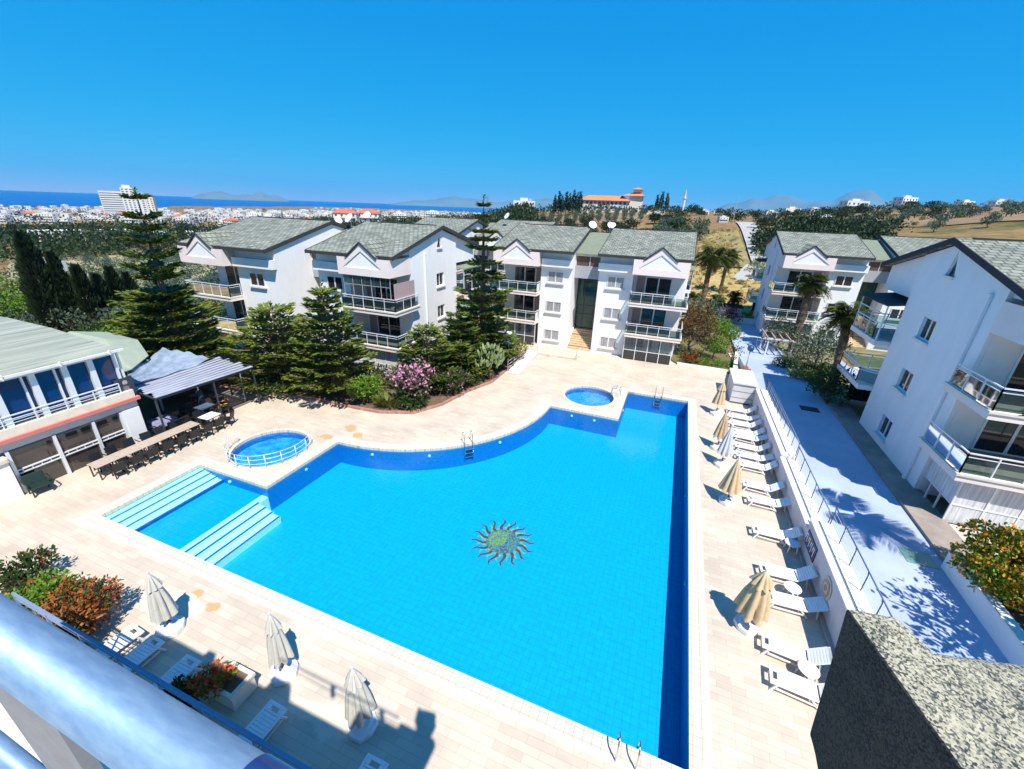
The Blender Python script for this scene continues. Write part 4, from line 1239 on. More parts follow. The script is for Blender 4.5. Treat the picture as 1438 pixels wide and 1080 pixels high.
# ------------------------------------------------------------------ sun loungers
def make_lounger(label, loc, rz, group, ang=42):
    """moulded plastic lounger, foot at -x, raised back towards +x; 1.9 m long"""
    t = thing('sun_lounger', label, 'sun lounger', loc, rz, group)
    s = MB()
    n = 12
    L = 1.25
    # seat: side rims plus slats with slots
    for y in (-.31, .25): s.box(0, L, y, y + .06, .30, .345)
    s.box(.0, .09, -.25, .25, .305, .345); s.box(.20, .26, -.25, .25, .305, .345)
    for y in (-.25, .13): s.box(.09, .20, y, y + .12, .305, .345)
    x = .27
    while x < L - .04:
        s.box(x, x + .082, -.25, .25, .31, .343); x += .088
    s.build('seat', M['plastic'], t, bevel=.012)
    b = MB()
    a = radians(ang)
    def bp(d, y, up): return (L + d * cos(a) - up * sin(a), y, .33 + d * sin(a) + up * cos(a))
    def bb(d0, d1, y0, y1, th=.03):
        vs = [bp(d, y, u) for u in (-th, 0) for d, y in ((d0, y0), (d1, y0), (d1, y1), (d0, y1))]
        b.add(vs, [(0, 3, 2, 1), (4, 5, 6, 7), (0, 1, 5, 4), (1, 2, 6, 5), (2, 3, 7, 6), (3, 0, 4, 7)])
    bb(0, .62, -.31, -.25); bb(0, .62, .25, .31); bb(.55, .70, -.25, .25); bb(.62, .70, -.29, .29, .028)
    d = .02
    while d < .52: bb(d, d + .083, -.25, .25, .028); d += .088
    b.build('backrest', M['plastic'], t, bevel=.012)
    for x0, x1 in ((.22, .06), (L - .2, L + .06)):
        for y in (-.27, .27):
            q = MB(); q.bar((x0, y, .31), (x1, y * 1.05, 0), .05, .06); q.build('leg', M['plastic'], t, bevel=.008)
    for y in (-.29, .29): MB().bar((.2, y, .16), (L - .02, y, .12), .03, .045).build('side_rail', M['plastic'], t)
    for y in (-.2, .2): MB().bar(bp(.35, y, -.03), (L + .38, y, .02), .03, .03).build('back_prop', M['plastic'], t)
    return t
GL = 'white sun loungers lined up along the retaining wall'
LY = [30.9, 29.7, 28.55, 27.35, 26.75, 25.45, 24.35, 23.3, 21.3, 20.0, 17.65, 15.25, 13.85, 11.85, 10.7]
ordn = ['first', 'second', 'third', 'fourth', 'fifth', 'sixth', 'seventh', 'eighth']
lab = ['white lounger %s from the grey pump house in the far row' % ordn[i] for i in range(8)] + [
    'white lounger just past the gap after the far row, the farther of a pair', 'white lounger just past the gap after the far row, the nearer of a pair',
    'single white lounger standing below the dark blue wall panel', 'white lounger partly hidden behind the nearest beige parasol', 'white lounger beside the nearest beige parasol, next to a small round table',
    'second nearest white lounger, beside the granite parapet', 'nearest white lounger, partly cut off by the granite parapet']
L0 = None
for i, y in enumerate(LY):
    x = 5.02 if i < 13 else 4.62
    rz = (rnd.random() - .5) * .10 - (.07 if i > 12 else 0)
    if L0 is None: L0 = make_lounger(lab[0], (x, y, 0), rz, GL)
    elif i == 1: L1 = make_lounger(lab[1], (x, y, 0), rz, GL, 30)
    elif i in (4, 6, 9, 12): dup(L1, (x + rnd.uniform(-.05, .05), y, 0), rz * 1.4, lab[i], GL)
    else: dup(L0, (x + rnd.uniform(-.04, .04), y, 0), rz, lab[i], GL)
lx = [(-14.0, 'white lounger beside the rust-red bush, behind the dark blue rail'), (-13.05, 'shaded white lounger between the rust-red bush and the left parasol'), (-11.45, 'shaded white lounger next to the stone flower planter, on its left'),
      (-8.1, 'shaded white lounger between the middle and right off-white parasols'), (-4.85, 'shaded white lounger nearest the bottom edge, right of the last parasol')]
for x, lb in lx: dup(L0, (x, 4.55, 0), -pi / 2 + rnd.uniform(-.08, .08), lb, 'shaded loungers along our building')

# small white tables
def make_table(label, loc):
    t = thing('side_table', label, 'table', loc, 0, 'small white round tables')
    MB().lathe([(.001, .40), (.27, .40), (.29, .42), (.29, .44), (.27, .455), (.001, .46)], n=24, closed=False).build('table_top', M['plastic'], t, False)
    for k in range(4):
        a = pi / 4 + k * pi / 2
        MB().bar((.2 * cos(a), .2 * sin(a), .41), (.26 * cos(a), .26 * sin(a), 0), .04, .04).build('leg', M['plastic'], t)
    return t
T0 = make_table('small round white table between the loungers by the nearest beige parasol', (5.95, 14.5, 0))
dup(T0, (5.75, 11.2, 0), .3, 'small round white table between the two loungers nearest the granite parapet')
dup(T0, (6.45, 17.15, 0), .2, 'small white table in the wall shade beside the single lounger')

# ------------------------------------------------------------------ closed parasols
def make_parasol(label, loc, rz, fab, group, H=2.5, R=.42, z0=.75, vent=False, lean=(0, 0), seed=0):
    t = thing('parasol', label, 'parasol', loc, rz, group)
    rr = random.Random(seed)
    p = MB()
    p.prism([(.42 * cos(a) * (1 if k % 2 else .93), .42 * sin(a) * (1 if k % 2 else .93)) for k, a in enumerate([pi / 8 + pi / 4 * q for q in range(8)])], 0, .20)
    p.lathe([(.30, .201), (.22, .25), (.08, .26), (.07, .34), (.001, .34)], n=16, closed=False)
    p.build('base', M['plastic'], t, bevel=.03)
    l = Vector((lean[0], lean[1], 0))
    MB().tube([(0, 0, .2), (l.x, l.y, H)], .022, 8).build('pole', M['metal'], t, True)
    # folded cloth: 8 pleats, wider at the bottom
    c = MB()
    n, k = 72, 14
    cut = .72 if vent else 2
    def skin(za, zb, ra, rb, hem):
        b = len(c.v)
        for j in range(k + 1):
            v = j / k
            z = za + (zb - za) * v
            base = ra + (rb - ra) * v ** .85
            for i in range(n):
                a = 2 * pi * i / n
                f = 1 + (.52 * abs(sin(a * 4 + .5 * v + seed)) ** .8 - .32) * min(1, v * 2.2) + .08 * sin(a * 3 + seed) * v
                zz = z + (hem * (abs(sin(a * 4)) - .5) if j == k else 0)
                o = l * (zz / H)
                c.v.append((o.x + base * f * cos(a), o.y + base * f * sin(a), zz))
        for j in range(k):
            for i in range(n):
                c.f.append((b + j * n + i, b + (j + 1) * n + i, b + (j + 1) * n + (i + 1) % n, b + j * n + (i + 1) % n)); c.m.append(0)
    if vent:
        skin(H + .04, H - .52, .02, R * .62, .05)
        skin(H - .40, z0, R * .45, R * .92, .10)
    else:
        skin(H + .04, z0, .02, R, .12)
    c.build('canopy', fab, t, True)
    MB().lathe([(.001, .1), (.03, .08), (.035, .03), (.02, 0), (.001, -.02)], l.x, l.y, H + .04, 8, closed=False).build('finial', M['plastic'], t, True)
    m = MB(); m.box(-.02, .14, -.02, .02, .42, .46).tube([(0, 0, .34), (0, 0, .5)], .04, 8); m.build('clamp', M['darkmetal'], t)
    return t
GP = 'closed parasols along the lounger row'
make_parasol('beige closed parasol nearest the camera beside the loungers', (4.27, 12.45, 0), .3, M['fab_beige'], GP, 2.5, .50, .72, True, (.03, .02), 1)
make_parasol('beige closed parasol second from the camera in the lounger row', (4.2, 19.6, 0), .9, M['fab_beige'], GP, 2.45, .44, .75, False, (.05, .05), 2)
make_parasol('pale grey closed parasol in the middle of the lounger row', (4.15, 23.1, 0), .2, M['fab_grey'], GP, 2.45, .36, .8, False, (.05, .05), 3)
make_parasol('brown striped closed parasol beyond the pale grey one', (4.05, 25.0, 0), .5, M['fab_tan'], GP, 2.4, .36, .8, False, (.08, .1), 4)
make_parasol('beige closed parasol farthest along, by the pump house', (4.25, 30.1, 0), .1, M['fab_beige'], GP, 2.4, .38, .85, True, (.05, .08), 5)
GP2 = 'off-white parasols on the near deck'
make_parasol('off-white closed parasol on the left, next to the rust-red bush', (-13.32, 5.0, 0), .2, M['fab_white'], GP2, 2.4, .33, .7, True, (-.02, .0), 6)
make_parasol('off-white closed parasol in the middle, above the stone planter', (-8.85, 5.35, 0), .5, M['fab_white'], GP2, 2.4, .31, .7, True, (0, .02), 7)
make_parasol('off-white closed parasol on the right, nearest the bottom edge', (-5.80, 5.08, 0), .9, M['fab_white'], GP2, 2.4, .36, .66, True, (-.02, -.03), 8)

# ------------------------------------------------------------------ tables and chairs by the clubhouse
def dining(label, loc, rz=0, top='tabletop', w=.8, l=1.0, group='tables in the long row'):
    t = thing('dining_table', label, 'table', loc, rz, group)
    MB().box(-w / 2, w / 2, -l / 2 + .006, l / 2 - .006, .72, .75).build('table_top', M[top], t, bevel=.006)
    for x in (-w / 2 + .06, w / 2 - .06):
        for y in (-l / 2 + .07, l / 2 - .07): MB().box(x - .025, x + .025, y - .025, y + .025, 0, .719).build('leg', M['darkmetal'], t)
    return t
DT = None
for k in range(5):
    y = 9.35 + k * 1.0
    lb = ['nearest table of the long beige row by the clubhouse glass', 'second table from the near end of the long beige row', 'middle table of the long beige row', 'fourth table from the near end of the long beige row', 'far end table of the long beige row'][k]
    if DT is None: DT = dining(lb, (-24.85, y, 0))
    else: dup(DT, (-24.85 - .0 * k, y, 0), 0, lb)
dining('white-topped table just past the far end of the long beige row', (-24.95, 14.75, 0), .05, 'plastic', .8, .9, 'white-topped tables')
dining('white-topped table farther back, beside the orange chair', (-26.5, 15.5, 0), .05, 'plastic', .8, .9, 'white-topped tables')
t = dining('table under a lavender-grey cloth in the pergola shade', (-26.9, 13.3, 0), .05, 'grey', 1.0, 1.1, 'other dining tables')
MBc = MB()
n = 10
for i in range(n + 1):
    for j in range(n + 1):
        x, y = -.62 + 1.24 * i / n, -.68 + 1.36 * j / n
        e = max(0, abs(x) - .5) + max(0, abs(y) - .55)
        MBc.v.append((max(-.54, min(.54, x)), max(-.59, min(.59, y)), .757 - e * 2.2 + .012 * sin(x * 17 + y * 9)))
for i in range(n):
    for j in range(n):
        a = i * (n + 1) + j; MBc.f.append((a, a + n + 1, a + n + 2, a + 1)); MBc.m.append(0)
o = MBc.build('tablecloth', mat('lavender_cloth', (.22, .22, .36), .85, .3, 6), None, True); o.location = (-26.9, 13.3, 0)
tag(o, 'lavender-grey cloth draped over the table in the pergola shade', 'tablecloth')

def make_chair(label, loc, rz, m, group, w=.5):
    """low-armed wicker chair facing +x"""
    t = thing('armchair', label, 'chair', loc, rz, group)
    MB().box(-.24, .26, -w / 2, w / 2, .36, .43).build('seat', m, t, bevel=.02)
    b = MB(); b.add([(-.26, -w / 2, .40), (-.19, -w / 2, .40), (-.19, w / 2, .40), (-.26, w / 2, .40), (-.38, -w / 2, .86), (-.33, -w / 2, .88), (-.33, w / 2, .88), (-.38, w / 2, .86)], [(0, 3, 2, 1), (4, 5, 6, 7), (0, 1, 5, 4), (1, 2, 6, 5), (2, 3, 7, 6), (3, 0, 4, 7)]); b.build('backrest', m, t, bevel=.02)
    for y in (-w / 2 - .04, w / 2 + .04):
        MB().tube([(.24, y, .36), (.24, y, .62), (.18, y, .66), (-.28, y, .66)], .028, 6).build('armrest', m, t)
    for x in (-.22, .22):
        for y in (-w / 2 + .03, w / 2 - .03): MB().bar((x, y, .37), (x * 1.08, y, 0), .045, .045).build('leg', m, t)
    return t
GC = 'black wicker chairs round the dining tables'
LBC = 'black wicker chair pushed up to the dining tables by the clubhouse'
CH = None
spots = []
for k in range(7): spots.append((-24.12 + rnd.uniform(-.06, .08), 9.5 + k * .72, pi + rnd.uniform(-.2, .2)))
for k in range(7): spots.append((-25.6 + rnd.uniform(-.08, .05), 9.5 + k * .75, rnd.uniform(-.2, .2)))
spots += [(-24.2, 14.6, pi), (-24.3, 15.35, pi + .5), (-25.65, 14.7, .1), (-25.8, 16.2, -1.9), (-27.2, 15.2, .2), (-26.5, 14.7, 1.5), (-26.2, 13.6, pi), (-27.7, 13.6, 0), (-26.9, 12.5, 1.5), (-27.2, 14.4, -1.4), (-28.2, 16.2, .3), (-27.4, 17.0, .6)]
for x, y, a in spots:
    if CH is None: CH = make_chair(LBC, (x, y, 0), a, M['blackplastic'], GC)
    else: dup(CH, (x, y, 0), a, LBC, GC)
make_chair('orange chair at the back white-topped table', (-26.1, 16.35, 0), -2.0, mat('orange_plastic', (.80, .30, .02), .5, .1, local=True), 'coloured chairs')
t = make_chair('large dark green armchair alone against the white pillar of the clubhouse', (-25.9, 7.3, 0), -.1, mat('dark_green_wicker', (.010, .030, .024), .5, .4, 20, local=True), 'coloured chairs', .62)
t.scale = (1.15, 1.15, 1.05)
t = thing('outdoor_heater', 'dark covered heater standing between the tables under the pergola', 'heater', (-27.3, 15.9, 0))
MB().lathe([(.001, 0), (.32, .0), (.32, .1), (.2, .3), (.22, 1.0), (.16, 1.5), (.001, 1.6)], n=14, closed=False).build('cover', M['darkmetal'], t, True)
MB().tube([(0, 0, 1.5), (0, 0, 1.9)], .05, 8).build('pole', M['steel'], t)
t = thing('patio_post', 'thin leaning metal post at the deck edge beside the pergola', 'post', (-26.2, 18.0, 0))
MB().tube([(0, 0, 0), (.25, -.1, 2.5)], .03, 8).build('pole', M['grey'], t); MB().box(.15, .35, -.2, 0, 2.5, 2.62).build('bracket', M['metal'], t)

# ------------------------------------------------------------------ stone planter with red flowers
def flat_planter(label, loc, w, d, h):
    t = thing('planter', label, 'planter', loc, 0)
    MB().prism([(-w / 2, -d / 2), (w / 2, -d / 2), (w / 2, d / 2), (-w / 2, d / 2)], 0, h - .1).build('box', M['cream'], t, bevel=.02)
    s = MB(); ring([(-w / 2 + .08, -d / 2 + .08), (w / 2 - .08, -d / 2 + .08), (w / 2 - .08, d / 2 - .08), (-w / 2 + .08, d / 2 - .08)], [(-w / 2 - .03, -d / 2 - .03), (w / 2 + .03, -d / 2 - .03), (w / 2 + .03, d / 2 + .03), (-w / 2 - .03, d / 2 + .03)], h - .099, h, s)
    s.build('rim', M['stone'], t); MB().box(-w / 2 + .08, w / 2 - .08, -d / 2 + .08, d / 2 - .08, h - .2, h - .05).build('soil', M['soil'], t)
    return t
flat_planter('square stone planter holding red geraniums on the near deck', (-9.72, 4.42, 0), .95, .7, .62)

# ------------------------------------------------------------------ handrails on the deck near the centre building
def ramp_rail(label, pts, loc):
    t = thing('ramp_railing', label, 'railing', loc)
    for a, b in zip(pts[:-1], pts[1:]):
        A, B = Vector(a), Vector(b); L = (B - A).length; n = max(1, round(L / 1.2))
        for k in range(n + 1):
            p = A.lerp(B, k / n); MB(1, -loc[0], -loc[1], -loc[2]).tube([p, p + Vector((0, 0, .9))], .02, 6).build('post', M['metal'], t)
    s = MB(1, -loc[0], -loc[1], -loc[2])
    for a, b in zip(pts[:-1], pts[1:]):
        for z in (.3, .6, .9): s.tube([Vector(a) + Vector((0, 0, z)), Vector(b) + Vector((0, 0, z))], .018, 6)
    s.build('rails', M['metal'], t)
ramp_rail('pale metal railing running in front of the centre building', [(-12.0, 37.5, 0), (-11.2, 36.8, 0), (-7.4, 36.9, 0), (-7.3, 38.2, 0)], (-9, 37, 0))
ramp_rail('pale metal railing sloping down beside the planted bed', [(-11.9, 36.4, 0), (-12.0, 34.2, 0), (-12.1, 31.4, 0)], (-12, 33, 0))
t = thing('ramp', 'pale concrete ramp beside the planted bed near the lamp post', 'ramp', (-11.6, 34, 0))
MB().add([(-.5, -2.8, .006), (.55, -2.8, .006), (.55, 2.8, .006), (-.5, 2.8, .006), (-.5, -2.8, .02), (.55, -2.8, .02), (.55, 2.8, .34), (-.5, 2.8, .34)], [(0, 3, 2, 1), (4, 5, 6, 7), (0, 1, 5, 4), (1, 2, 6, 5), (2, 3, 7, 6), (3, 0, 4, 7)]).build('slope', M['concrete'], t)

def lamp(label, loc, h, kind):
    t = thing('lamp_post', label, 'lamp', loc)
    MB().tube([(0, 0, 0), (0, 0, h)], .045, 8).build('pole', M['metal'] if kind == 'flat' else M['grey'], t, True)
    if kind == 'flat':
        MB().box(-.22, .22, -.22, .22, h, h + .16).build('lamp_head', M['plastic'], t, bevel=.03)
    else:
        MB().lathe([(.001, 0), (.14, .03), (.24, .14), (.27, .28), (.24, .42), (.14, .52), (.001, .55)], 0, 0, h, 20, closed=False).build('globe', mat('blue_globe', (.02, .10, .22), .15, .2), t, True)
        MB().box(-.18, .18, -.14, .14, 0, .42).build('plinth', mat('terracotta_block', (.48, .16, .09), .8, .25, 8), t)
        MB().box(.181, .42, -.12, .12, 0, .22).build('plinth_step', bpy.data.materials['terracotta_block'], t)
lamp('white lamp post with a flat square head beside the planted bed', (-12.5, 32.5, .1), 2.9, 'flat')
lamp('lamp post with a dark blue globe on a terracotta block by the road', (6.95, 39.2, .62), 1.75, 'globe')

# white pergola and garden on the far right
t = thing('garden_pergola', 'white-framed timber pergola over the planting by the far right building', 'pergola', (11.6, 47.6, .3))
for x in (-2.1, 0, 2.1):
    for y in (-1.5, 1.5): MB().box(x - .06, x + .06, y - .06, y + .06, -.2, 1.7).build('post', M['metal'], t)
for y in (-1.6, 1.6): MB().bar((-2.5, y, 1.75), (2.6, y, 1.75), .12, .14).build('beam', M['metal'], t)
mt_ = mat('pink_brown_timber', (.42, .26, .20), .8, .3, 5)
for k in range(8): MB().bar((-2.3 + k * .65, -1.9, 1.88), (-2.3 + k * .65, 1.9, 1.88), .10, .1).build('rafter', mt_, t)
t = thing('road_fence', 'low white fence at the far end of the blue road', 'fence', (9.3, 50.3, .3))
s = MB()
for k in range(6): s.box(k * .4 - .03, k * .4 + .03, -.03, .03, -.1, .85)
s.bar((-.1, 0, .8), (2.1, 0, .8), .05, .07).bar((-.1, 0, .4), (2.1, 0, .4), .05, .07)
s.build('pickets', M['metal'], t)
t = thing('end_wall', 'long low white wall behind the blue road below the yellow field', 'wall', (2, 60.5, 0))
MB().box(-1, 9.5, 0, .25, -.2, .75).build('wall', M['stucco'], t); MB().box(-1.05, 9.55, -.05, .3, .752, .82).build('coping', M['coping_edge'], t)
t = thing('hut', 'tiny white hut with a dark awning beside the far end of the road', 'hut', (7.6, 62.5, 0))
MB().box(-1.2, 1.2, 0, 1.8, -.2, 1.7).build('wall', M['stucco'], t); MB().box(-1.4, 1.4, -.3, 2, 1.702, 1.85).build('roof', M['roof_edge'], t); MB().box(-.3, .3, -.02, -.001, 0, 1.5).build('door', M['pane_brown'], t)

# ------------------------------------------------------------------ our own building and its balcony
B = thing('viewpoint_building', 'our own white building whose balcony edge frames the bottom of the view', 'building', (0, -6, 0))
T = lambda: MB(1, 0, 6, 0)
s = T(); s.box(-8.9, 14, -14, -1.3, -.2, 11.6); s.box(-8.9, 14, -14, -4.0, 11.6, 13.6); s.build('wall', M['stucco'], B)
s = T(); s.box(-8.9, -1.3, -1.3, -.42, 11.65, 11.95); s.box(-1.298, -.15, -1.3, .16, 11.65, 11.95); s.box(-.148, .9, -1.3, .3, 11.65, 11.95); s.build('balcony_slab', M['stone'], B)
s = T(); s.box(-14.5, 12, -1.298, 2.85, 2.15, 2.5); s.build('lower_terrace', M['cream'], B)
rail_parts(B, [(-14.4, 2.8 + 6), (11.9, 2.8 + 6)], 2.5, 1.0, None, step=1.4, mt=mat('shaded_blue_rail', (.18, .24, .36), .4, .1))
T().box(-3.9, -3.3, -.9, -.45, 11.952, 12.85).build('shadow_pier', M['stucco'], B); T().box(-6.6, -6.3, -.9, -.45, 11.952, 12.4).build('shadow_pier', M['stucco'], B)  # unseen piers added to throw a notched shadow edge on the deck
s = T(); s.box(-8.9, 14, -1.2, -1.0, 11.4, 11.648); s.build('string_course', M['pink'], B)

M['plate'] = mat('grey_steel_plate', (.20, .205, .215), .6, .2, 30)
t = thing('balcony_handrail', 'thick galvanised pipe handrail close to the lens at bottom left', 'handrail', (-.6, .09, 12.59))
s = MB(); s.tube([(-3.4, 0, 0), (.365, 0, 0)], .0252, 40); s.build('top_pipe', M['galv'], t, True)
s = MB(); s.tube([(.366, 0, 0), (.60, 0, 0)], .0262, 40); s.build('pipe_shadow', mat('blue_pipe_shadow', (.05, .14, .40), .4, .2, 20, metal=.3), t, True)  # shadow across the pipe's right end, painted as a dark blue tube
s = MB(); s.tube([(-3.4, -.02, -.30), (.55, -.02, -.30)], .012, 20); s.build('lower_pipe', M['galv'], t, True)
for x in (-.05, -1.75): MB().box(x, x + .15, -.012, .0, -.62, -.02).build('mounting_plate', M['plate'], t)

# granite coping at the balcony corner, lower right
t = thing('granite_parapet', 'coarse speckled granite parapet corner close to the lens at bottom right', 'parapet', (.36, .5, 12.5))
s = MB(1, -.36, -.5, -12.5)
top = [(.2993, .5682, 12.5), (.3475, .3884, 12.5), (.385, .25, 12.5), (.485, .25, 12.5), (.4166, .438, 12.5), (.3831, .533, 12.5), (.3597, .5777, 12.5)]
side = [(.385, .2501, 12.5), (.80, .25, 12.44), (.80, .64, 12.44), (.5105, .590, 12.47), (.3831, .533, 12.5), (.4166, .438, 12.5), (.485, .25, 12.5)]
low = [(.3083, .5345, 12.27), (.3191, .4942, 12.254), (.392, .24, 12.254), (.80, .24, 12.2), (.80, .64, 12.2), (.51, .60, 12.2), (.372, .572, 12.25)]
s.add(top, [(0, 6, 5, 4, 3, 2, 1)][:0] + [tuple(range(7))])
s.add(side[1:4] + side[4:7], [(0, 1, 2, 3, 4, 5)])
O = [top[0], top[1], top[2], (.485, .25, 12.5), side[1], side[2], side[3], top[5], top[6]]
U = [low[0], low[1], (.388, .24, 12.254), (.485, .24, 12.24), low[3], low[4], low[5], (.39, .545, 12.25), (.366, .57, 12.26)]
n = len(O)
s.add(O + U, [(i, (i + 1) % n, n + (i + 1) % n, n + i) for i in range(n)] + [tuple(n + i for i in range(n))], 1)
o = s.build('coping_stone', [M['granite'], M['granite_shaded']], t)
import bmesh
bm = bmesh.new(); bm.from_mesh(o.data)
bmesh.ops.remove_doubles(bm, verts=bm.verts, dist=.0005)
bmesh.ops.recalc_face_normals(bm, faces=bm.faces)
bm.to_mesh(o.data); bm.free()
bv = o.modifiers.new('bevel', 'BEVEL'); bv.width = .005; bv.segments = 3; bv.limit_method = 'ANGLE'
s = MB(1, -.36, -.5, -12.5); s.prism([(.345, .30), (.8, .27), (.8, .58), (.42, .52), (.345, .48)], 11.952, 12.235); s.build('parapet_wall', M['stone'], t)

# ------------------------------------------------------------------ vegetation
def rdir(r):
    while True:
        x, y, z = r.uniform(-1, 1), r.uniform(-1, 1), r.uniform(-1, 1)
        l = x * x + y * y + z * z
        if .05 < l < 1:
            l = l ** .5
            return x / l, y / l, z / l
def perp(d, r):
    o = rdir(r)
    s = (d[1] * o[2] - d[2] * o[1], d[2] * o[0] - d[0] * o[2], d[0] * o[1] - d[1] * o[0])
    l = max(1e-4, (s[0] ** 2 + s[1] ** 2 + s[2] ** 2) ** .5)
    return s[0] / l, s[1] / l, s[2] / l
def nrm(d):
    l = max(1e-6, (d[0] ** 2 + d[1] ** 2 + d[2] ** 2) ** .5)
    return d[0] / l, d[1] / l, d[2] / l

def leaves_blob(mb, blobs, n, size, r, flowers=0.0, up=.4, fsize=None, ratio=.5, shell=.55, fup=False):
    """leaf faces spread through the outer part of overlapping blobs (cx,cy,cz,rx,ry,rz)"""
    tot = sum(b[3] * b[4] + b[4] * b[5] + b[3] * b[5] for b in blobs)
    for b in blobs:
        k = int(n * (b[3] * b[4] + b[4] * b[5] + b[3] * b[5]) / tot)
        ph = [r.uniform(0, 6.28) for _ in range(4)]
        for _ in range(k):
            d = rdir(r)
            q = shell + (1 - shell) * r.random() ** .6
            lump = 1 + .16 * sin(d[0] * 5 + ph[0]) + .14 * sin(d[1] * 6 + ph[1] + d[2] * 4) + .10 * sin(d[2] * 9 + ph[2])
            q *= lump
            c = (b[0] + d[0] * b[3] * q, b[1] + d[1] * b[4] * q, b[2] + d[2] * b[5] * q)
            o = rdir(r)
            e = nrm((d[0] * .7 + o[0] * .8, d[1] * .7 + o[1] * .8, d[2] * .7 + o[2] * .8 + up))
            s = perp(e, r)
            m = 0
            sz = size * r.uniform(.6, 1.3)
            if flowers and r.random() < flowers and q > shell + .25 * (1 - shell) and (not fup or d[2] > -.1):
                m = 1
                if fsize: sz = fsize * r.uniform(.6, 1.3)
            mb.quad(c, e, s, sz, sz * ratio, m)

def limbs(mb, h, r0, r, n=5, spread=.5, crook=.12):
    pts = [(0, 0, -.15)]
    x = y = 0
    for k in range(1, 6):
        x += r.uniform(-crook, crook) * h * .2; y += r.uniform(-crook, crook) * h * .2
        pts.append((x, y, h * k / 5))
    mb.tube(pts, [r0 * (1 - .55 * k / 5) for k in range(6)], 7)
    for k in range(n):
        b = pts[2 + k % 4]; a = 2 * pi * (k / n) + r.uniform(-.4, .4)
        L = h * spread * r.uniform(.6, 1.1)
        mb.tube([b, (b[0] + cos(a) * L * .5, b[1] + sin(a) * L * .5, b[2] + L * .45), (b[0] + cos(a) * L, b[1] + sin(a) * L, b[2] + L * .75)], [r0 * .5, r0 * .32, r0 * .1], 5)

def tree(name, label, cat, loc, h, R, mt, seed, n=2600, size=.22, stem=.3, group=None, flowers=0, fm=None, fsize=None, blobs=None, trunk='trunk', squash=.8, rz=0, ratio=.5, kids=True, shell=.55, fup=False, nb=9):
    """round-headed tree or bush: trunk with limbs and a crown of leaf faces"""
    r = random.Random(seed)
    t = thing(name, label, cat, loc, rz, group)
    m = MB(); limbs(m, h * (stem + .25), max(.03, h * .028), r, 6, .5)
    m.build('trunk', M[trunk], t, True)
    if blobs is None:
        zc = h * (stem + (1 - stem) * .5); hz = h * (1 - stem) * .5
        blobs = [(0, 0, zc, R * .7, R * .7, hz * .85)]
        for k in range(nb):
            a = 2 * pi * k / nb + r.uniform(-.4, .4); q = r.uniform(.35, .68)
            s = r.uniform(.32, .52)
            blobs.append((cos(a) * R * q, sin(a) * R * q, zc + hz * r.uniform(-.55, .6), R * s, R * s, hz * s * squash + R * .1))
    m = MB(); leaves_blob(m, blobs, n, size, r, flowers, .4, fsize, ratio, shell, fup)
    m.build('crown' if stem > .05 else 'foliage', [M[mt]] + ([M[fm]] if fm else []), t)
    return t

def conifer(label, loc, h, R, seed, tiers, clear=.12, mt='lf_conifer', leaf=.34, dens=1.0, top_gap=1.0, group='tiered conifers beside the pool deck', droop=.10, power=.75, name='tiered_conifer'):
    """tiered conifer: whorls of near-level fan-shaped boughs on a straight trunk"""
    r = random.Random(seed)
    t = thing(name, label, 'tree', loc, r.uniform(0, 6), group)
    m = MB()
    m.tube([(0, 0, -.2), (.03 * h * .1, 0, h * .4), (0, .02, h * .98)], [h * .022 + .03, h * .015 + .02, .015], 8)
    lf = MB()
    for i in range(tiers):
        f = (i + .5 * r.random()) / tiers
        z = h * (clear + (1 - clear) * (f ** top_gap)) * .985
        rad = R * (1 - f) ** power * r.uniform(.82, 1.1) + .10
        nb = max(5, int(7 + r.random() * 2 - f * 2))
        a0 = r.uniform(0, 6)
        for k in range(nb):
            a = a0 + 2 * pi * k / nb + r.uniform(-.22, .22)
            L = rad * r.uniform(.78, 1.12)
            ca, sa = cos(a), sin(a)
            tilt = r.uniform(-.05, .12)
            def P(s): return (ca * L * s, sa * L * s, z + L * (tilt * s - droop * s + .16 * s ** 3))
            m.tube([P(0), P(.5), P(.95)], [.012 + L * .012, .01 + L * .007, .006], 4, cap=False)
            nl = int(dens * (10 + 34 * L))
            for q in range(nl):
                s = r.random() ** .65 * .92 + .08
                c = P(s)
                side = r.choice((-1, 1))
                w = L * .30 * (1 - abs(s - .55) * 1.1) * r.random()
                c = (c[0] - sa * side * w, c[1] + ca * side * w, c[2] + r.uniform(-.05, .08) - w * .15)
                fa = a + side * r.uniform(.15, .9)
                d = nrm((cos(fa), sin(fa), r.uniform(.05, .6)))
                sd = nrm((-sin(fa), cos(fa), r.uniform(-.6, .6)))
                lf.quad(c, d, sd, leaf * r.uniform(.6, 1.25), leaf * .36)
    for q in range(14):
        a = r.uniform(0, 6.28); lf.quad((0, 0, h * (.96 + .04 * r.random())), nrm((cos(a), sin(a), .9)), nrm((-sin(a), cos(a), 0)), leaf * .8, leaf * .25)
    m.build('trunk', M['trunk_red'], t, True)
    lf.build('crown', M[mt], t)
    return t

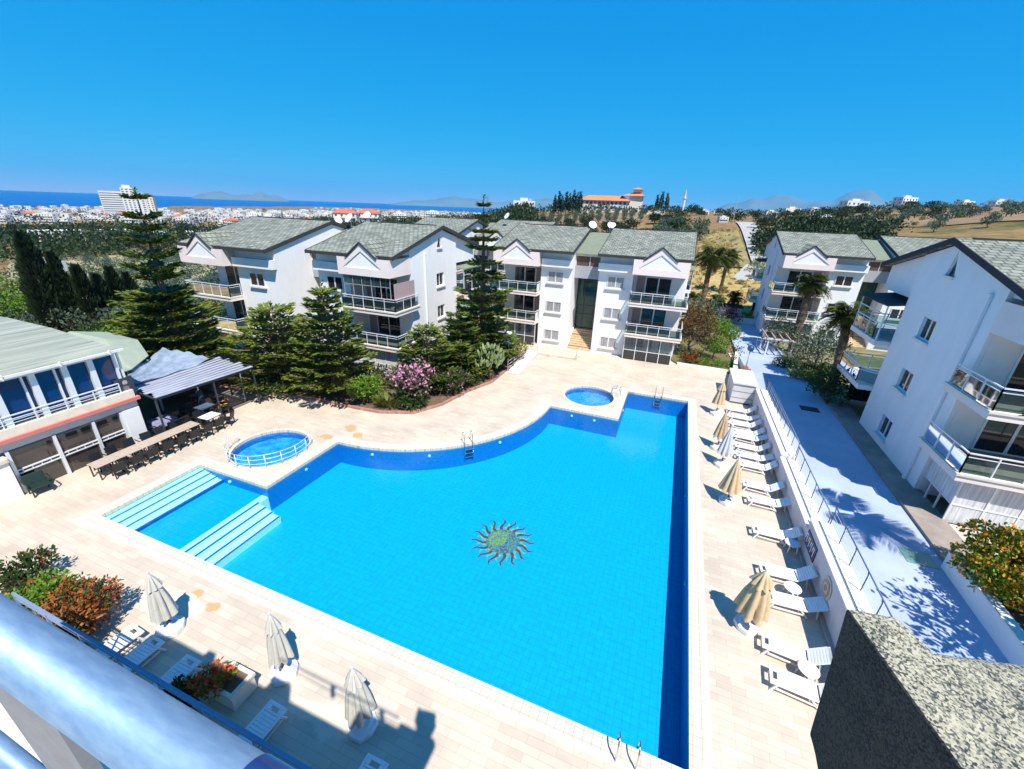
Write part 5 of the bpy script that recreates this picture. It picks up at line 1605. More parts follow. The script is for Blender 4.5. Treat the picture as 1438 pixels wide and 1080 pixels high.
conifer('tallest tiered conifer, dark green, standing in front of the centre building', (-14.7, 32.0, .1), 13.6, 3.2, 11, 16, .07, 'lf_conifer_d', .40, 1.9, 1.04, power=.8)
conifer('yellow-green tiered conifer with a bare grey trunk foot beside the left building', (-21.6, 21.6, .1), 8.0, 3.1, 12, 10, .14, 'lf_conifer', .38, 1.7, .95, power=.62, droop=.04)
conifer('broad low tiered conifer just right of the pergola', (-26.0, 21.2, .1), 6.2, 3.7, 13, 8, .10, 'lf_conifer', .38, 1.6, .9, power=.5, droop=.05)
conifer('tall thin-topped conifer with a broad skirt behind the marquee', (-33.6, 18.8, 0), 7.4, 5.2, 14, 9, .04, 'lf_conifer', .46, 1.8, .9, power=.5)
conifer('tall bare-topped conifer rising above the broad skirt behind the marquee', (-33.3, 18.95, 0), 13.3, 1.55, 15, 9, .42, 'lf_conifer_d', .40, 1.7, 1.0, power=.35, droop=-.12)
conifer('mid-sized yellow-green tiered conifer behind the pink oleander', (-16.3, 25.6, .1), 4.8, 2.8, 16, 9, .06, 'lf_conifer', .34, 1.3, .9, power=.5)
conifer('dark bushy conifer at the foot of the tallest conifer', (-15.6, 29.2, .1), 5.2, 2.6, 17, 10, .05, 'lf_conifer_d', .34, 1.4, .9, power=.5)
conifer('small yellow-tipped conifer between the oleander and the lamp post', (-14.6, 27.6, .1), 3.3, 1.9, 18, 7, .05, 'lf_conifer', .32, 1.3, .9, power=.5)

tree('oleander', 'large oleander bush covered in pink blossom at the bend of the brick edging', 'bush', (-15.6, 22.6, .1), 3.0, 1.6, 'lf_dark', 21, 2600, .20, .12, flowers=.62, fm='fl_pink', fsize=.20, ratio=.7, fup=True)
tree('oleander', 'smaller oleander with a few pink blossoms near the prickly pear', 'bush', (-13.9, 25.2, .1), 1.9, 1.1, 'lf_dark', 22, 1100, .20, .1, flowers=.14, fm='fl_pink', fsize=.18)
tree('round_bush', 'bright green rounded bush in front of the left building terrace', 'bush', (-18.6, 21.3, .1), 2.1, 1.25, 'lf_green', 23, 2000, .17, .15)
tree('dark_bush', 'dark bush under the yellow-green tiered conifer', 'bush', (-22.6, 21.3, .1), 1.9, 1.3, 'lf_dark', 24, 1100, .2, .05)
tree('dark_bush', 'dark bush under the broad low conifer by the pergola', 'bush', (-25.2, 20.0, .1), 1.5, 1.6, 'lf_dark', 25, 1100, .2, .05)
tree('dark_bush', 'dark green bush right of the grassy clump, below the oleander', 'bush', (-15.3, 21.8, .1), 1.0, 1.0, 'lf_dark', 26, 800, .18, .05)
tree('garden_bush', 'grey-green bush between the lamp post and the ramp rail', 'bush', (-12.6, 33.9, .1), 2.0, 1.4, 'lf_yellow', 27, 1300, .18, .1)
tree('garden_bush', 'dark green bush left of the lamp post', 'bush', (-13.4, 31.2, .1), 1.5, 1.2, 'lf_dark', 28, 900, .18, .1)
tree('garden_bush', 'low dark bush between the brick edging and the prickly pear', 'bush', (-13.5, 27.2, .1), 1.1, .9, 'lf_dark', 29, 600, .16, .1)
tree('garden_bush', 'dark bush in front of the left building wall, behind the bright green bush', 'bush', (-19.8, 23.6, .1), 1.6, 1.5, 'lf_dark', 30, 1000, .2, .1)
# grassy clump (cycad)
t = thing('grassy_clump', 'low clump of arching strap leaves inside the brick edging', 'plant', (-16.9, 21.3, .1))
m = MB(); r = random.Random(5)
for q in range(420):
    a = r.uniform(0, 6.28); R_ = r.uniform(.1, 1.0); e = r.uniform(.3, 1.1)
    m.quad((cos(a) * R_ * .8, sin(a) * R_ * .45, r.uniform(.1, .5)), nrm((cos(a) * e, sin(a) * e, .8)), nrm((-sin(a), cos(a), 0)), r.uniform(.5, .8), .06)
m.build('leaves', M['lf_yellow'], t)
# prickly pear
t = thing('prickly_pear', 'tall pale prickly pear cactus on a bare stem by the lamp post', 'cactus', (-12.75, 28.9, .1))
m = MB(); m.tube([(0, 0, -.1), (.05, 0, .6), (0, .05, 1.4)], [.10, .09, .07], 8); 
for a in range(5): m.tube([(0, 0, 1.0 + .1 * a), (.5 * cos(a * 1.3), .5 * sin(a * 1.3), 1.7)], [.05, .03], 6)
m.build('stem', M['trunk_red'], t, True)
m = MB(); r = random.Random(6)
for q in range(130):
    a = r.uniform(0, 6.28); R_ = r.random() ** .5 * 1.15; z = 1.2 + 1.7 * r.random() * (1 - R_ * .35)
    c = Vector((cos(a) * R_, sin(a) * R_, z)); up = Vector((cos(a) * .35, sin(a) * .35, 1)).normalized(); n_ = Vector(perp(tuple(up), r)); s_ = up.cross(n_)
    w, l = r.uniform(.09, .14), r.uniform(.3, .45); th = .03
    k = 9; vs = []
    for sg in (-1, 1):
        for i in range(k): vs.append(c + up * (l / 2 - l / 2 * cos(2 * pi * i / k)) + s_ * (w * sin(2 * pi * i / k)) + n_ * sg * th * .5)
    m.add(vs, [tuple(range(k)), tuple(reversed(range(k, 2 * k)))] + [(i, k + i, k + (i + 1) % k, (i + 1) % k) for i in range(k)])
o = m.build('pads', leaf_mat('cactus_pad', (.16, .22, .08), (.30, .36, .16), (.44, .48, .24), 2.0, trans=0, fine=6), t); o['kind'] = 'stuff'

# right-hand garden
tree('bronze_tree', 'bronze-leaved tree next to the right end of the centre building', 'tree', (2.4, 43.2, .1), 5.0, 2.2, 'lf_brown', 31, 3000, .2, .15)
tree('olive_tree', 'silvery olive tree behind the bronze-leaved tree', 'tree', (3.6, 50.5, .1), 4.3, 2.9, 'lf_olive', 32, 2200, .24, .2)
tree('topiary_tree', 'clipped round-headed small tree at the front of the right garden', 'tree', (4.6, 42.9, .1), 2.3, 1.15, 'lf_green', 33, 1900, .13, .35, group='clipped trees in the right garden', squash=1, shell=.8)
tree('topiary_tree', 'clipped small tree with a bent trunk beside the garden wall', 'tree', (5.9, 45.3, .1), 3.1, 1.3, 'lf_green', 34, 1900, .14, .45, group='clipped trees in the right garden', shell=.8)
tree('topiary_tree', 'light green clipped tree behind the bent-trunk one', 'tree', (5.1, 47.8, .1), 3.2, 1.3, 'lf_green', 35, 1600, .14, .35, group='clipped trees in the right garden')
tree('flower_bush', 'low bush with orange-red flowers on the deck edge of the right garden', 'bush', (2.6, 40.7, .1), 1.2, .7, 'lf_dark', 36, 700, .13, .1, flowers=.4, fm='fl_red')
tree('hedge_bush', 'low bright green hedge along the front kerb of the right garden', 'hedge', (4.5, 40.9, .1), .8, 1.2, 'lf_green', 37, 1300, .11, .02, blobs=[(-.9, 0, .3, .6, .35, .35), (0, .0, .32, .7, .4, .36), (.9, .1, .3, .6, .35, .35)])
tree('dark_bush', 'dark bush beneath the bronze-leaved tree', 'bush', (2.6, 41.9, .1), 1.1, 1.2, 'lf_dark', 38, 800, .16, .05)
tree('bare_bush', 'sparse thin-leaved shrub at the road side of the garden wall', 'bush', (6.2, 41.6, .3), 2.0, 1.0, 'lf_dark', 39, 170, .16, .2, trunk='trunk_red')
tree('flower_bush', 'pink-flowering bush at the foot of the palms beyond the white wall', 'bush', (7.4, 60.0, .0), 2.2, 1.2, 'lf_dark', 40, 900, .2, .1, flowers=.35, fm='fl_pink')
tree('flower_bush', 'pink-flowering bush just right of the centre building, in front of the yellow field', 'bush', (1.6, 60.0, .0), 2.6, 1.7, 'lf_dark', 41, 1200, .2, .1, flowers=.3, fm='fl_pink')
tree('olive_bush', 'wide silvery olive bush between the pergola and the far right building', 'bush', (13.4, 44.6, .3), 3.4, 2.7, 'lf_olive', 42, 2600, .2, .15)
tree('olive_bush', 'silvery olive bush left of the wide one, behind the pergola', 'bush', (11.0, 48.9, .2), 3.3, 1.9, 'lf_olive', 43, 1500, .2, .15)
tree('dark_bush', 'very dark bush in the shade at the bend of the blue road', 'bush', (11.7, 34.0, .9), 2.6, 1.6, 'lf_dark', 44, 1500, .2, .05)
tree('garden_bush', 'yellow-green ground shrub between the road and the pergola', 'bush', (11.3, 39.0, .6), .9, 1.5, 'lf_yellow', 45, 1300, .16, .05)
tree('garden_bush', 'dark green ground shrub behind the yellow-green one', 'bush', (12.6, 41.0, .5), 1.2, 1.6, 'lf_dark', 46, 1300, .17, .05)
tree('garden_bush', 'green shrub at the road edge close to the pergola foot', 'bush', (10.6, 42.6, .4), .8, 1.2, 'lf_dark', 47, 900, .16, .05)
tree('orange_bush', 'large round bush of orange and yellow blossom on the right edge of the road', 'bush', (12.2, 16.0, 1.1), 2.4, 1.8, 'lf_green', 48, 9000, .11, .06, flowers=.5, fm='fl_orange', fsize=.11, ratio=.7, shell=.7)
tree('grey_bush', 'grey-green bush at the right frame edge beside the orange bush', 'bush', (13.8, 17.0, 1.1), 2.4, 1.0, 'lf_olive', 49, 1500, .15, .1)
# near left flower beds on the deck
tree('rust_bush', 'rust-red clipped bush close to the handrail at lower left', 'bush', (-15.7, 3.8, 0), 1.5, 1.2, 'lf_dark', 51, 8000, .11, .03, flowers=.85, fm='fl_rust', fsize=.11, fup=False, shell=.7)
tree('rose_bush', 'green rose bush with a few red flowers at the left edge of the near deck', 'bush', (-17.7, 3.8, 0), 1.25, 1.1, 'lf_green', 52, 2200, .14, .1, flowers=.03, fm='fl_red')
tree('rose_bush', 'dark rose bush at the far left beyond the green one', 'bush', (-19.5, 4.2, 0), 1.4, 1.0, 'lf_dark', 53, 1500, .14, .1, flowers=.05, fm='fl_red')
tree('geranium', 'red geranium overflowing the square stone planter', 'plant', (-9.95, 4.15, .45), .7, .48, 'lf_green', 54, 1100, .09, .05, flowers=.75, fm='fl_red', fsize=.11, fup=True)
tree('geranium', 'tall dark plant behind the red geranium, casting a jagged shadow', 'plant', (-10.6, 3.7, 0), 1.0, .42, 'lf_dark', 55, 800, .13, .1, flowers=.1, fm='fl_red')

# palms
def palm(label, loc, h, R, seed, nf=34, tr=.22, lean=(0, 0), group='palms', skirt=.35, name='palm_tree', dens=22):
    r = random.Random(seed)
    t = thing(name, label, 'palm', loc, r.uniform(0, 6), group)
    m = MB()
    pts, rs_ = [], []
    k = 22
    for i in range(k + 1):
        f = i / k
        pts.append((lean[0] * f * f, lean[1] * f * f, -.2 + (h + .2) * f)); rs_.append(tr * (1.15 - .25 * f + (.22 if i % 2 else 0) * (.6 + .4 * f) + (.25 if i > k - 4 else 0)))
    m.tube(pts, rs_, 10); m.build('trunk', M['palmtrunk'], t)
    def fronds(n, e0, e1, Lf, mt, nm):
        lf = MB()
        for q in range(n):
            a = r.uniform(0, 6.28); e = r.uniform(e0, e1); L = R * Lf * r.uniform(.8, 1.1)
            ca, sa = cos(a), sin(a)
            def P(s): return (lean[0] + ca * L * s * cos(e) * (1 - .12 * s), lean[1] + sa * L * s * cos(e) * (1 - .12 * s), h + L * (sin(e) * s - .50 * s * s))
            lf.tube([P(0), P(.4), P(.75), P(1)], [.03, .022, .014, .006], 4, cap=False)
            for i in range(dens):
                s = .14 + .86 * i / (dens - 1)
                c = P(s)
                w = R * .34 * sin(pi * (.15 + .8 * s)) ** .8
                for sd in (-1, 1):
                    d = nrm((ca * .75 - sa * sd * .9, sa * .75 + ca * sd * .9, -.25 + r.uniform(-.15, .2)))
                    lf.quad(c, d, nrm((ca, sa, .2)), w * r.uniform(.8, 1.15), .045 + .012 * R)
        lf.build(nm, M[mt], t)
    fronds(nf, -.35, 1.35, 1.0, 'lf_palm', 'fronds')
    if skirt: fronds(int(nf * .5), -1.25, -.5, .6, 'lf_palm_dry', 'dead_fronds')
    return t
palm('tall shaggy palm in the yellow field beyond the right garden', (4.5, 72.0, 0), 7.3, 3.4, 61, 40, .34)
palm('smaller palm top just right of the tall shaggy one in the field', (7.6, 82.0, 0), 6.6, 3.0, 62, 30, .25)
palm('palm with a stout trunk in front of the far right building balconies', (12.4, 49.2, .2), 7.0, 2.1, 63, 34, .32)
palm('dark-trunked palm leaning at the road bend by the large gable building', (13.1, 38.4, .7), 5.6, 2.2, 64, 34, .28, (.5, -.3))
palm('short palm in the field, leftmost of three small ones behind the white wall', (2.8, 61.8, 0), 2.7, 1.6, 65, 22, .16, group='small palms behind the white wall', skirt=0)
palm('short palm in the field, middle one of three small ones behind the white wall', (5.6, 62.2, 0), 2.6, 1.6, 66, 22, .2, group='small palms behind the white wall')
palm('short palm in the field, rightmost of three small ones behind the white wall', (7.8, 63.6, 0), 2.9, 1.7, 67, 22, .2, group='small palms behind the white wall')
palm('tall palm beside the orange bush whose shadow falls across the road', (12.6, 15.9, 1.0), 8.2, 2.5, 68, 13, .2, skirt=0, dens=26)
tree('street_tree', 'open-branched tree beyond the right frame edge that throws a feathery shadow on the road', 'tree', (12.9, 11.6, 1.0), 7.0, 2.2, 'lf_dark', 69, 1500, .26, .4)

# cypresses on the left
def cypress(label, loc, h, R, seed, group):
    r = random.Random(seed)
    h *= 1.12; R *= 1.1
    t = thing('cypress', label, 'cypress', loc, r.uniform(0, 6), group)
    m = MB(); m.tube([(0, 0, -.3), (0, 0, h * .7)], [h * .022, .03], 7); m.build('trunk', M['trunk'], t, True)
    lf = MB()
    for q in range(int(380 * h ** .8 * R)):
        f = r.random() ** .85
        a = r.uniform(0, 6.28)
        rad = R * min(1, (f * 5) ** .6) * (1 - f) ** .55 * (1 + .18 * sin(a * 3 + f * 9) + .12 * sin(f * 31 + a))
        rad *= .6 + .4 * r.random() ** .5
        d = nrm((cos(a) * .5, sin(a) * .5, 1.0))
        lf.quad((cos(a) * rad, sin(a) * rad, .25 + (h - .5) * f), d, perp(d, r), r.uniform(.35, .7), .20)
    lf.build('crown', M['lf_cypress'], t)
    return t
GCY = 'dark cypresses beyond the clubhouse'
for i, (x, y, h, R, lb) in enumerate([(-60.2, 23.2, 9.6, 1.35, 'tallest dark cypress above the clubhouse roof at the left edge'), (-59.6, 24.6, 7.8, 1.0, 'second dark cypress right of the tallest one'), (-58.6, 25.8, 6.6, .95, 'third dark cypress right of the tallest one'),
                                   (-59.5, 27.6, 5.6, .9, 'fourth dark cypress right of the tallest one'), (-59.3, 28.9, 6.2, 1.0, 'fifth dark cypress right of the tallest one'), (-61.0, 31.2, 5.4, .9, 'dark cypress nearest the tall thin-topped conifer')]):
    cypress(lb, (x, y, h_ter(x, y) - .3), h, R, 70 + i, GCY)
for i, (x, y, h, R, mt) in enumerate([(-50, 21, 4.6, 3.0, 'lf_dark'), (-52, 26, 4.8, 3.2, 'lf_dark'), (-47.5, 26, 4.4, 2.8, 'lf_dark'), (-46, 31, 4.4, 2.6, 'lf_dark'), (-52, 17.5, 4.5, 2.8, 'lf_dark'), (-44, 23.5, 4.0, 2.4, 'lf_dark')]):
    tree('dark_tree', 'dense dark tree in the belt directly behind the clubhouse roof', 'tree', (x, y, h_ter(x, y) - .2), h * .62, R * .8, mt, 90 + i, 1500, .26, .08, 'dark trees behind the clubhouse')
tree('bright_tree', 'bright green small tree at the left foot of the thin-topped conifer', 'tree', (-36.9, 16.6, 0), 4.6, 1.5, 'lf_green', 99, 1600, .2, .3)
tree('green_tree', 'leafy tree at the left frame edge above the clubhouse roof', 'tree', (-66, 21.5, h_ter(-66, 21.5)), 7.0, 3.6, 'lf_green', 97, 2200, .32, .15)
tree('green_tree', 'leafy dark green tree behind the left-edge one', 'tree', (-72, 28, h_ter(-72, 28)), 6.5, 3.6, 'lf_dark', 98, 1800, .32, .15)

# ------------------------------------------------------------------ distant trees: individuals sharing a few meshes, the rest one mass
def proto(name, mt, seed, blobs, n, size, stem_h, r0):
    r = random.Random(seed)
    m = MB(); m.tube([(0, 0, -.6), (0, 0, stem_h)], [r0, r0 * .6], 5)
    tm = m.mesh('trunk', M['trunk'])
    m = MB(); leaves_blob(m, blobs, n, size, r, ratio=.6)
    return tm, m.mesh('crown', M[mt])
PR = {}
def lump(seed, R, z, hz, k):
    r = random.Random(seed)
    return [(0, 0, z, R * .7, R * .7, hz * .9)] + [(cos(a) * R * .6, sin(a) * R * .6, z + r.uniform(-.5, .5) * hz, R * .45, R * .45, hz * .55) for a in [2 * pi * q / k + r.uniform(-.4, .4) for q in range(k)]]
PR['olive'] = [proto('olive', 'lf_olive', 1 + s, lump(s, 1.7, 1.9, 1.2, 5), 420, .34, 1.5, .16) for s in range(3)]
PR['dark'] = [proto('dark', 'lf_wood', 11 + s, lump(s + 5, 2.6, 2.9, 2.2, 6), 480, .6, 2.5, .22) for s in range(3)]
PR['bush'] = [proto('bush', 'lf_yellow', 21 + s, lump(s + 9, 1.2, .9, .8, 4), 260, .3, .8, .08) for s in range(2)]
PR['pine'] = [proto('pine', 'lf_cypress', 31, [(0, 0, 3.4 + k * 1.3, 1.1 - .18 * k, 1.1 - .18 * k, 1.5) for k in range(5)], 360, .7, 4, .2)]
def put(kind, x, y, s, label, group, name, sz=1.0, zo=0):
    tm, cm = rnd.choice(PR[kind])
    e = thing(name, label, 'tree', (x, y, h_ter(x, y) + zo - .1), rnd.uniform(0, 6), group)
    e.scale = (s, s, s * sz)
    for nm, me in (('trunk', tm), ('crown', cm)):
        o = bpy.data.objects.new(nm, me); COL.objects.link(o); o.parent = e
cnt = 0
# olive grove rows on the left
for i in range(13):
    for j in range(10):
        az = -70 + i * 1.9 + rnd.uniform(-.6, .6) + j * .3; r_ = 64 * 1.14 ** j + rnd.uniform(-3, 3)
        if rnd.random() < .18: continue
        x, y = polar(az, r_)
        put('olive', x, y, rnd.uniform(.6, 1.05), 'grey-green olive tree in the grove beyond the clubhouse', 'olive trees of the left grove', 'olive_tree')
# dark tree belt left, beyond the grove
for i in range(150):
    az = rnd.uniform(-74, -40); r_ = rnd.uniform(225, 460)
    x, y = polar(az, r_); put('dark', x, y, rnd.uniform(.9, 1.7), 'dark green tree in the belt between the olive grove and the white town', 'trees of the left belt', 'belt_tree')
# orchard on the orange slope in the middle
for i in range(15):
    for j in range(5):
        az = -19.2 + i * 1.0 + rnd.uniform(-.2, .2); r_ = 208 + j * 12
        x, y = polar(az, r_); put('olive', x, y, rnd.uniform(.65, .95), 'small orchard tree on the orange slope below the red-roofed villa', 'orchard trees on the orange slope', 'orchard_tree', 1.25)
# dark trees behind centre building and by the fields
for i in range(46):
    az = rnd.uniform(-21, 0); r_ = rnd.uniform(150, 204)
    x, y = polar(az, r_); put('dark', x, y, rnd.uniform(.7, 1.15), 'dark tree in the belt behind the centre building', 'trees of the middle belt', 'belt_tree', .8)
for i in range(26):
    az = rnd.uniform(-3, 2.2); r_ = rnd.uniform(110, 190)
    if az > -.5 and r_ < 140: az -= 2.0
    x, y = polar(az, r_); put('olive', x, y, rnd.uniform(1.3, 1.9), 'grey-green tree along the left edge of the mown field', 'trees beside the mown field', 'field_tree')
for i in range(44):
    az = rnd.uniform(7.6, 18.5); r_ = rnd.uniform(135, 190)
    x, y = polar(az, r_); put(rnd.choice(('dark', 'olive')), x, y, rnd.uniform(.7, 1.25), 'tree on the scrubby slope behind the far right building', 'trees of the right slope', 'slope_tree', .8)
for j in range(5):
    for i in range(13):
        if rnd.random() < .15: continue
        az = 15.5 + j * 3.3 + i * .42 + rnd.uniform(-.12, .12); r_ = 178 + i * 11 + rnd.uniform(-3, 3)
        x, y = polar(az, r_); put('olive', x, y, rnd.uniform(.9, 1.5), 'olive tree in a row climbing the brown hill on the right', 'olive rows on the right hill', 'olive_tree')
for az, r_, k in ((-15.8, 268, 1.2), (-15.3, 272, 1.35), (-14.9, 270, 1.15), (-14.4, 274, 1.3), (-14.0, 270, 1.2), (-13.5, 275, 1.35), (-13.1, 272, 1.2), (-12.7, 276, 1.25), (-3.6, 300, 1.1), (-3.1, 305, 1.3), (-2.5, 300, 1.2)):
    x, y = polar(az, r_); put('pine', x, y, k, 'dark slender conifer on the skyline beside the red-roofed villa', 'skyline conifers by the villa', 'skyline_conifer')
for i in range(30):
    az = rnd.choice((rnd.uniform(-1.5, 13), rnd.uniform(13, 24))); r_ = rnd.uniform(210, 330)
    x, y = polar(az, r_); put('dark', x, y, rnd.uniform(.8, 1.3), 'dark tree on the skyline among the hilltop houses', 'skyline trees of the right hill', 'hill_tree', .85)
for i in range(34):
    x, y = polar(rnd.uniform(11, 31), rnd.uniform(170, 330)); put('bush', x, y, rnd.uniform(.5, 1.3), 'low scrub bush on the brown hillside on the right', 'scrub bushes on the right hill', 'hill_bush')
for i in range(14):
    x, y = polar(rnd.uniform(-3, 10), rnd.uniform(64, 110)); put('bush', x, y, rnd.uniform(.35, .7), 'small shrub in the dry yellow field', 'shrubs of the yellow field', 'field_shrub')

# scrub and woods too dense to count
def mass(name, areas, n, mt, size, seed, hmin=1.5, hmax=4, per=46):
    r = random.Random(seed)
    m = MB()
    for q in range(n):
        a = r.choice(areas)
        az = r.uniform(a[0], a[1]); rg = a[2] * (a[3] / a[2]) ** r.random()
        x, y = polar(az, rg); z = h_ter(x, y)
        h = r.uniform(hmin, hmax); R_ = h * r.uniform(.5, .8)
        k = int(per * (1 if rg < 260 else .55))
        s = size * (1 if rg < 260 else 1.5)
        for _ in range(k):
            d = rdir(r)
            if d[2] < -.35: continue
            c = (x + d[0] * R_, y + d[1] * R_, z + h * .45 + d[2] * h * .55)
            o = rdir(r); e = nrm((d[0] + o[0] * .7, d[1] + o[1] * .7, d[2] + o[2] * .7 + .3))
            m.quad(c, e, perp(e, r), s * r.uniform(.7, 1.3), s * .6)
    return struct(m, name, M[mt], 'stuff')
mass('woodland', [(-44, -19, 110, 420), (-42, -19, 180, 420), (-22, -19, 150, 300), (-48, -24, 380, 700)], 1100, 'lf_wood', 1.0, 201, 3.5, 8)
mass('scrub', [(-69, -40, 215, 460), (8, 17, 128, 200), (0, 30, 360, 700), (-20, 0, 262, 330)], 620, 'lf_wood', .8, 202, 2, 4.5)
mass('olive_scrub', [(-75, -41, 62, 240)], 620, 'lf_olive', .5, 204, 1.2, 2.8, 50)
mass('belt_scrub', [(-76, -40, 200, 520)], 1050, 'lf_wood', 1.0, 205, 3.5, 8)
mass('slope_scrub', [(8, 20, 130, 330), (-2.8, .3, 105, 210), (9, 18, 120, 200)], 460, 'lf_wood', .7, 208, 1.5, 4)
mass('town_trees', [(-72, -26, 560, 2300)], 640, 'lf_wood', 1.4, 207, 5, 10, 40)
mass('dry_tufts', [(-3.5, 11, 62, 112), (-.2, 6, 114, 176)], 480, 'lf_straw', .35, 206, .25, .8, 40)
mass('undergrowth', [(-74, -46, 62, 210), (8, 16, 100, 135)], 420, 'lf_yellow', .4, 203, .5, 1.4, 30)

# ------------------------------------------------------------------ far houses and landmarks
M['h_white'] = mat('far_white_wall', (.64, .63, .61), .85, .08, .05)
M['h_cream'] = mat('far_cream_wall', (.74, .66, .56), .85, .08, .05)
M['h_win'] = mat('far_window', (.10, .12, .15), .3, .2, .2)
M['h_red'] = mat('far_red_roof', (.46, .13, .07), .85, .2, .3)
M['h_terra'] = mat('terracotta_roof', (.60, .20, .08), .85, .15, .3)
M['h_grey'] = mat('far_grey_roof', (.42, .41, .40), .85, .15, .3)
def house_mesh(w, d, floors, roof, seed, wall='h_white'):
    r = random.Random(seed); m = MB(); h = floors * 3.0
    m.box(-w / 2, w / 2, -d / 2, d / 2, -4, h, 0)
    n = max(2, int(w / 3.2))
    for f in range(floors):
        for k in range(n):
            x = -w / 2 + w * (k + .5) / n
            if r.random() < .85:
                m.box(x - .7, x + .7, -d / 2 - .03, -d / 2 - .001, f * 3 + .9, f * 3 + 2.3, 1); m.box(x - .7, x + .7, d / 2 + .001, d / 2 + .03, f * 3 + .9, f * 3 + 2.3, 1)
        for k in range(2):
            y = -d / 4 + d / 2 * k
            m.box(-w / 2 - .03, -w / 2 - .001, y - .6, y + .6, f * 3 + .9, f * 3 + 2.3, 1); m.box(w / 2 + .001, w / 2 + .03, y - .6, y + .6, f * 3 + .9, f * 3 + 2.3, 1)
        if f: m.box(-w / 2 + .6, w / 2 - .6, -d / 2 - 1.1, -d / 2 - .04, f * 3 - .05, f * 3 + .75, 0)
    if roof == 'flat':
        for a in ((-w / 2, w / 2, -d / 2, -d / 2 + .2), (-w / 2, w / 2, d / 2 - .2, d / 2), (-w / 2, -w / 2 + .2, -d / 2 + .2, d / 2 - .2), (w / 2 - .2, w / 2, -d / 2 + .2, d / 2 - .2)): m.box(a[0], a[1], a[2], a[3], h + .001, h + .7, 0)
        m.box(-w * .2, w * .15, -d * .2, d * .2, h + .001, h + 2.2, 0); m.box(w * .2, w * .33, -d * .1, d * .1, h + .9, h + 1.9, 3)
    else:
        e = .5; rh = d * .28
        a = [(-w / 2 - e, -d / 2 - e, h), (w / 2 + e, -d / 2 - e, h), (w / 2 + e, d / 2 + e, h), (-w / 2 - e, d / 2 + e, h), (-w / 2 + d * .4, 0, h + rh), (w / 2 - d * .4, 0, h + rh)]
        m.add(a, [(0, 1, 5, 4), (1, 2, 5), (2, 3, 4, 5), (3, 0, 4), (3, 2, 1, 0)], 2)
    return m.mesh('house', [M[wall], M['h_win'], M['h_red'], M['h_grey']])
HM = [house_mesh(12, 9, 2, 'flat', 1), house_mesh(16, 10, 3, 'flat', 2), house_mesh(10, 9, 2, 'hip', 3), house_mesh(20, 11, 4, 'flat', 4), house_mesh(13, 10, 2, 'flat', 5, 'h_cream'), house_mesh(15, 10, 3, 'hip', 6)]
def house(me, az, r_, rz, s, label, group, zo=0, name='house', cat='house'):
    x, y = polar(az, r_)
    o = bpy.data.objects.new(name, me); COL.objects.link(o)
    o.location = (x, y, h_ter(x, y) + zo); o.rotation_euler = (0, 0, rz); o.scale = (s, s, s)
    return tag(o, label, cat, group)
GT = 'white houses of the far seaside town'
for i in range(190):
    az = rnd.uniform(-70, -27); t_ = rnd.random()
    r_ = (560 if az < -40 else 800) * (3.4 if az < -40 else 3.2) ** t_
    house(rnd.choice(HM[:2] * 4 + HM), az, r_, rnd.choice((0, .4, .8, 1.2)) + rnd.uniform(-.2, .2), rnd.uniform(.6, 1.0), 'small white house among many in the far town by the sea', GT)
m = MB(); r = random.Random(77)
for i in range(640):
    az = r.uniform(-71, -24); rg = 750 * (2.7 if az < -45 else 4.5) ** r.random(); x, y = polar(az, rg); z = h_ter(x, y)
    w, d, h = r.uniform(7, 15), r.uniform(7, 11), r.choice((4, 5, 6, 7, 9)); a = r.uniform(0, 1.5)
    cs, sn = cos(a), sin(a)
    P = [(x + cs * px - sn * py, y + sn * px + cs * py) for px, py in ((-w / 2, -d / 2), (w / 2, -d / 2), (w / 2, d / 2), (-w / 2, d / 2))]
    m.prism(P, z - 4, z + h, r.choice((0, 0, 0, 1)), r.choice((0, 0, 0, 0, 1, 2)))
    for q in range(2): 
        b = q * 2.6 + 1
        for s0, s1 in ((0, 1), (3, 0)):
            A = Vector((*P[s0], 0)); Bv = Vector((*P[s1], 0)); nn = (Bv - A).cross(Vector((0, 0, 1))).normalized() * .06
            for f0 in (.15, .6):
                c0 = A.lerp(Bv, f0) + nn; c1 = A.lerp(Bv, f0 + .22) + nn
                m.add([(c0.x, c0.y, z + b), (c1.x, c1.y, z + b), (c1.x, c1.y, z + b + 1.3), (c0.x, c0.y, z + b + 1.3)], [(0, 1, 2, 3)], 3)
struct(m, 'far_town', [M['h_white'], M['h_cream'], M['h_red'], M['h_win']], 'stuff')
# rows of larger white terraces in front of the town
for i, (az, r_, lb) in enumerate([(-66.5, 330, 'long white terrace at the left edge in front of the town'), (-63.5, 345, 'long white terrace second from the left edge'), (-61.0, 360, 'long white terrace third from the left edge'), (-58.4, 350, 'long white terrace below the tall hotel'), (-55.8, 365, 'white terrace right of the one below the hotel'), (-53.4, 400, 'white terrace farthest right in the front row')]):
    t = thing('terrace_houses', lb, 'terrace', (*polar(az, r_), h_ter(*polar(az, r_))), radians(-az) * .6 + .5, 'white terraces in front of the town')
    W_, n_ = 22, 6
    t.scale = (1, 1, .7)
    MB().box(-W_ / 2, W_ / 2, -5, 5, -5, 6.6).build('wall', M['h_white'], t)
    MB().box(-W_ / 2 - .2, W_ / 2 + .2, -5.2, 5.2, 6.601, 7.1).build('roof', M['h_white'], t)
    for k in range(n_):
        x = -W_ / 2 + W_ * (k + .5) / n_
        for f in (0, 1): MB().box(x - 1.1, x + 1.1, -5.05, -5.001, f * 3.2 + .6, f * 3.2 + 2.5).build('window', M['h_win'], t)
        MB().box(x - 2, x - 1.8, -6.4, -5.002, 0, 6.4).build('party_wall', M['h_white'], t)
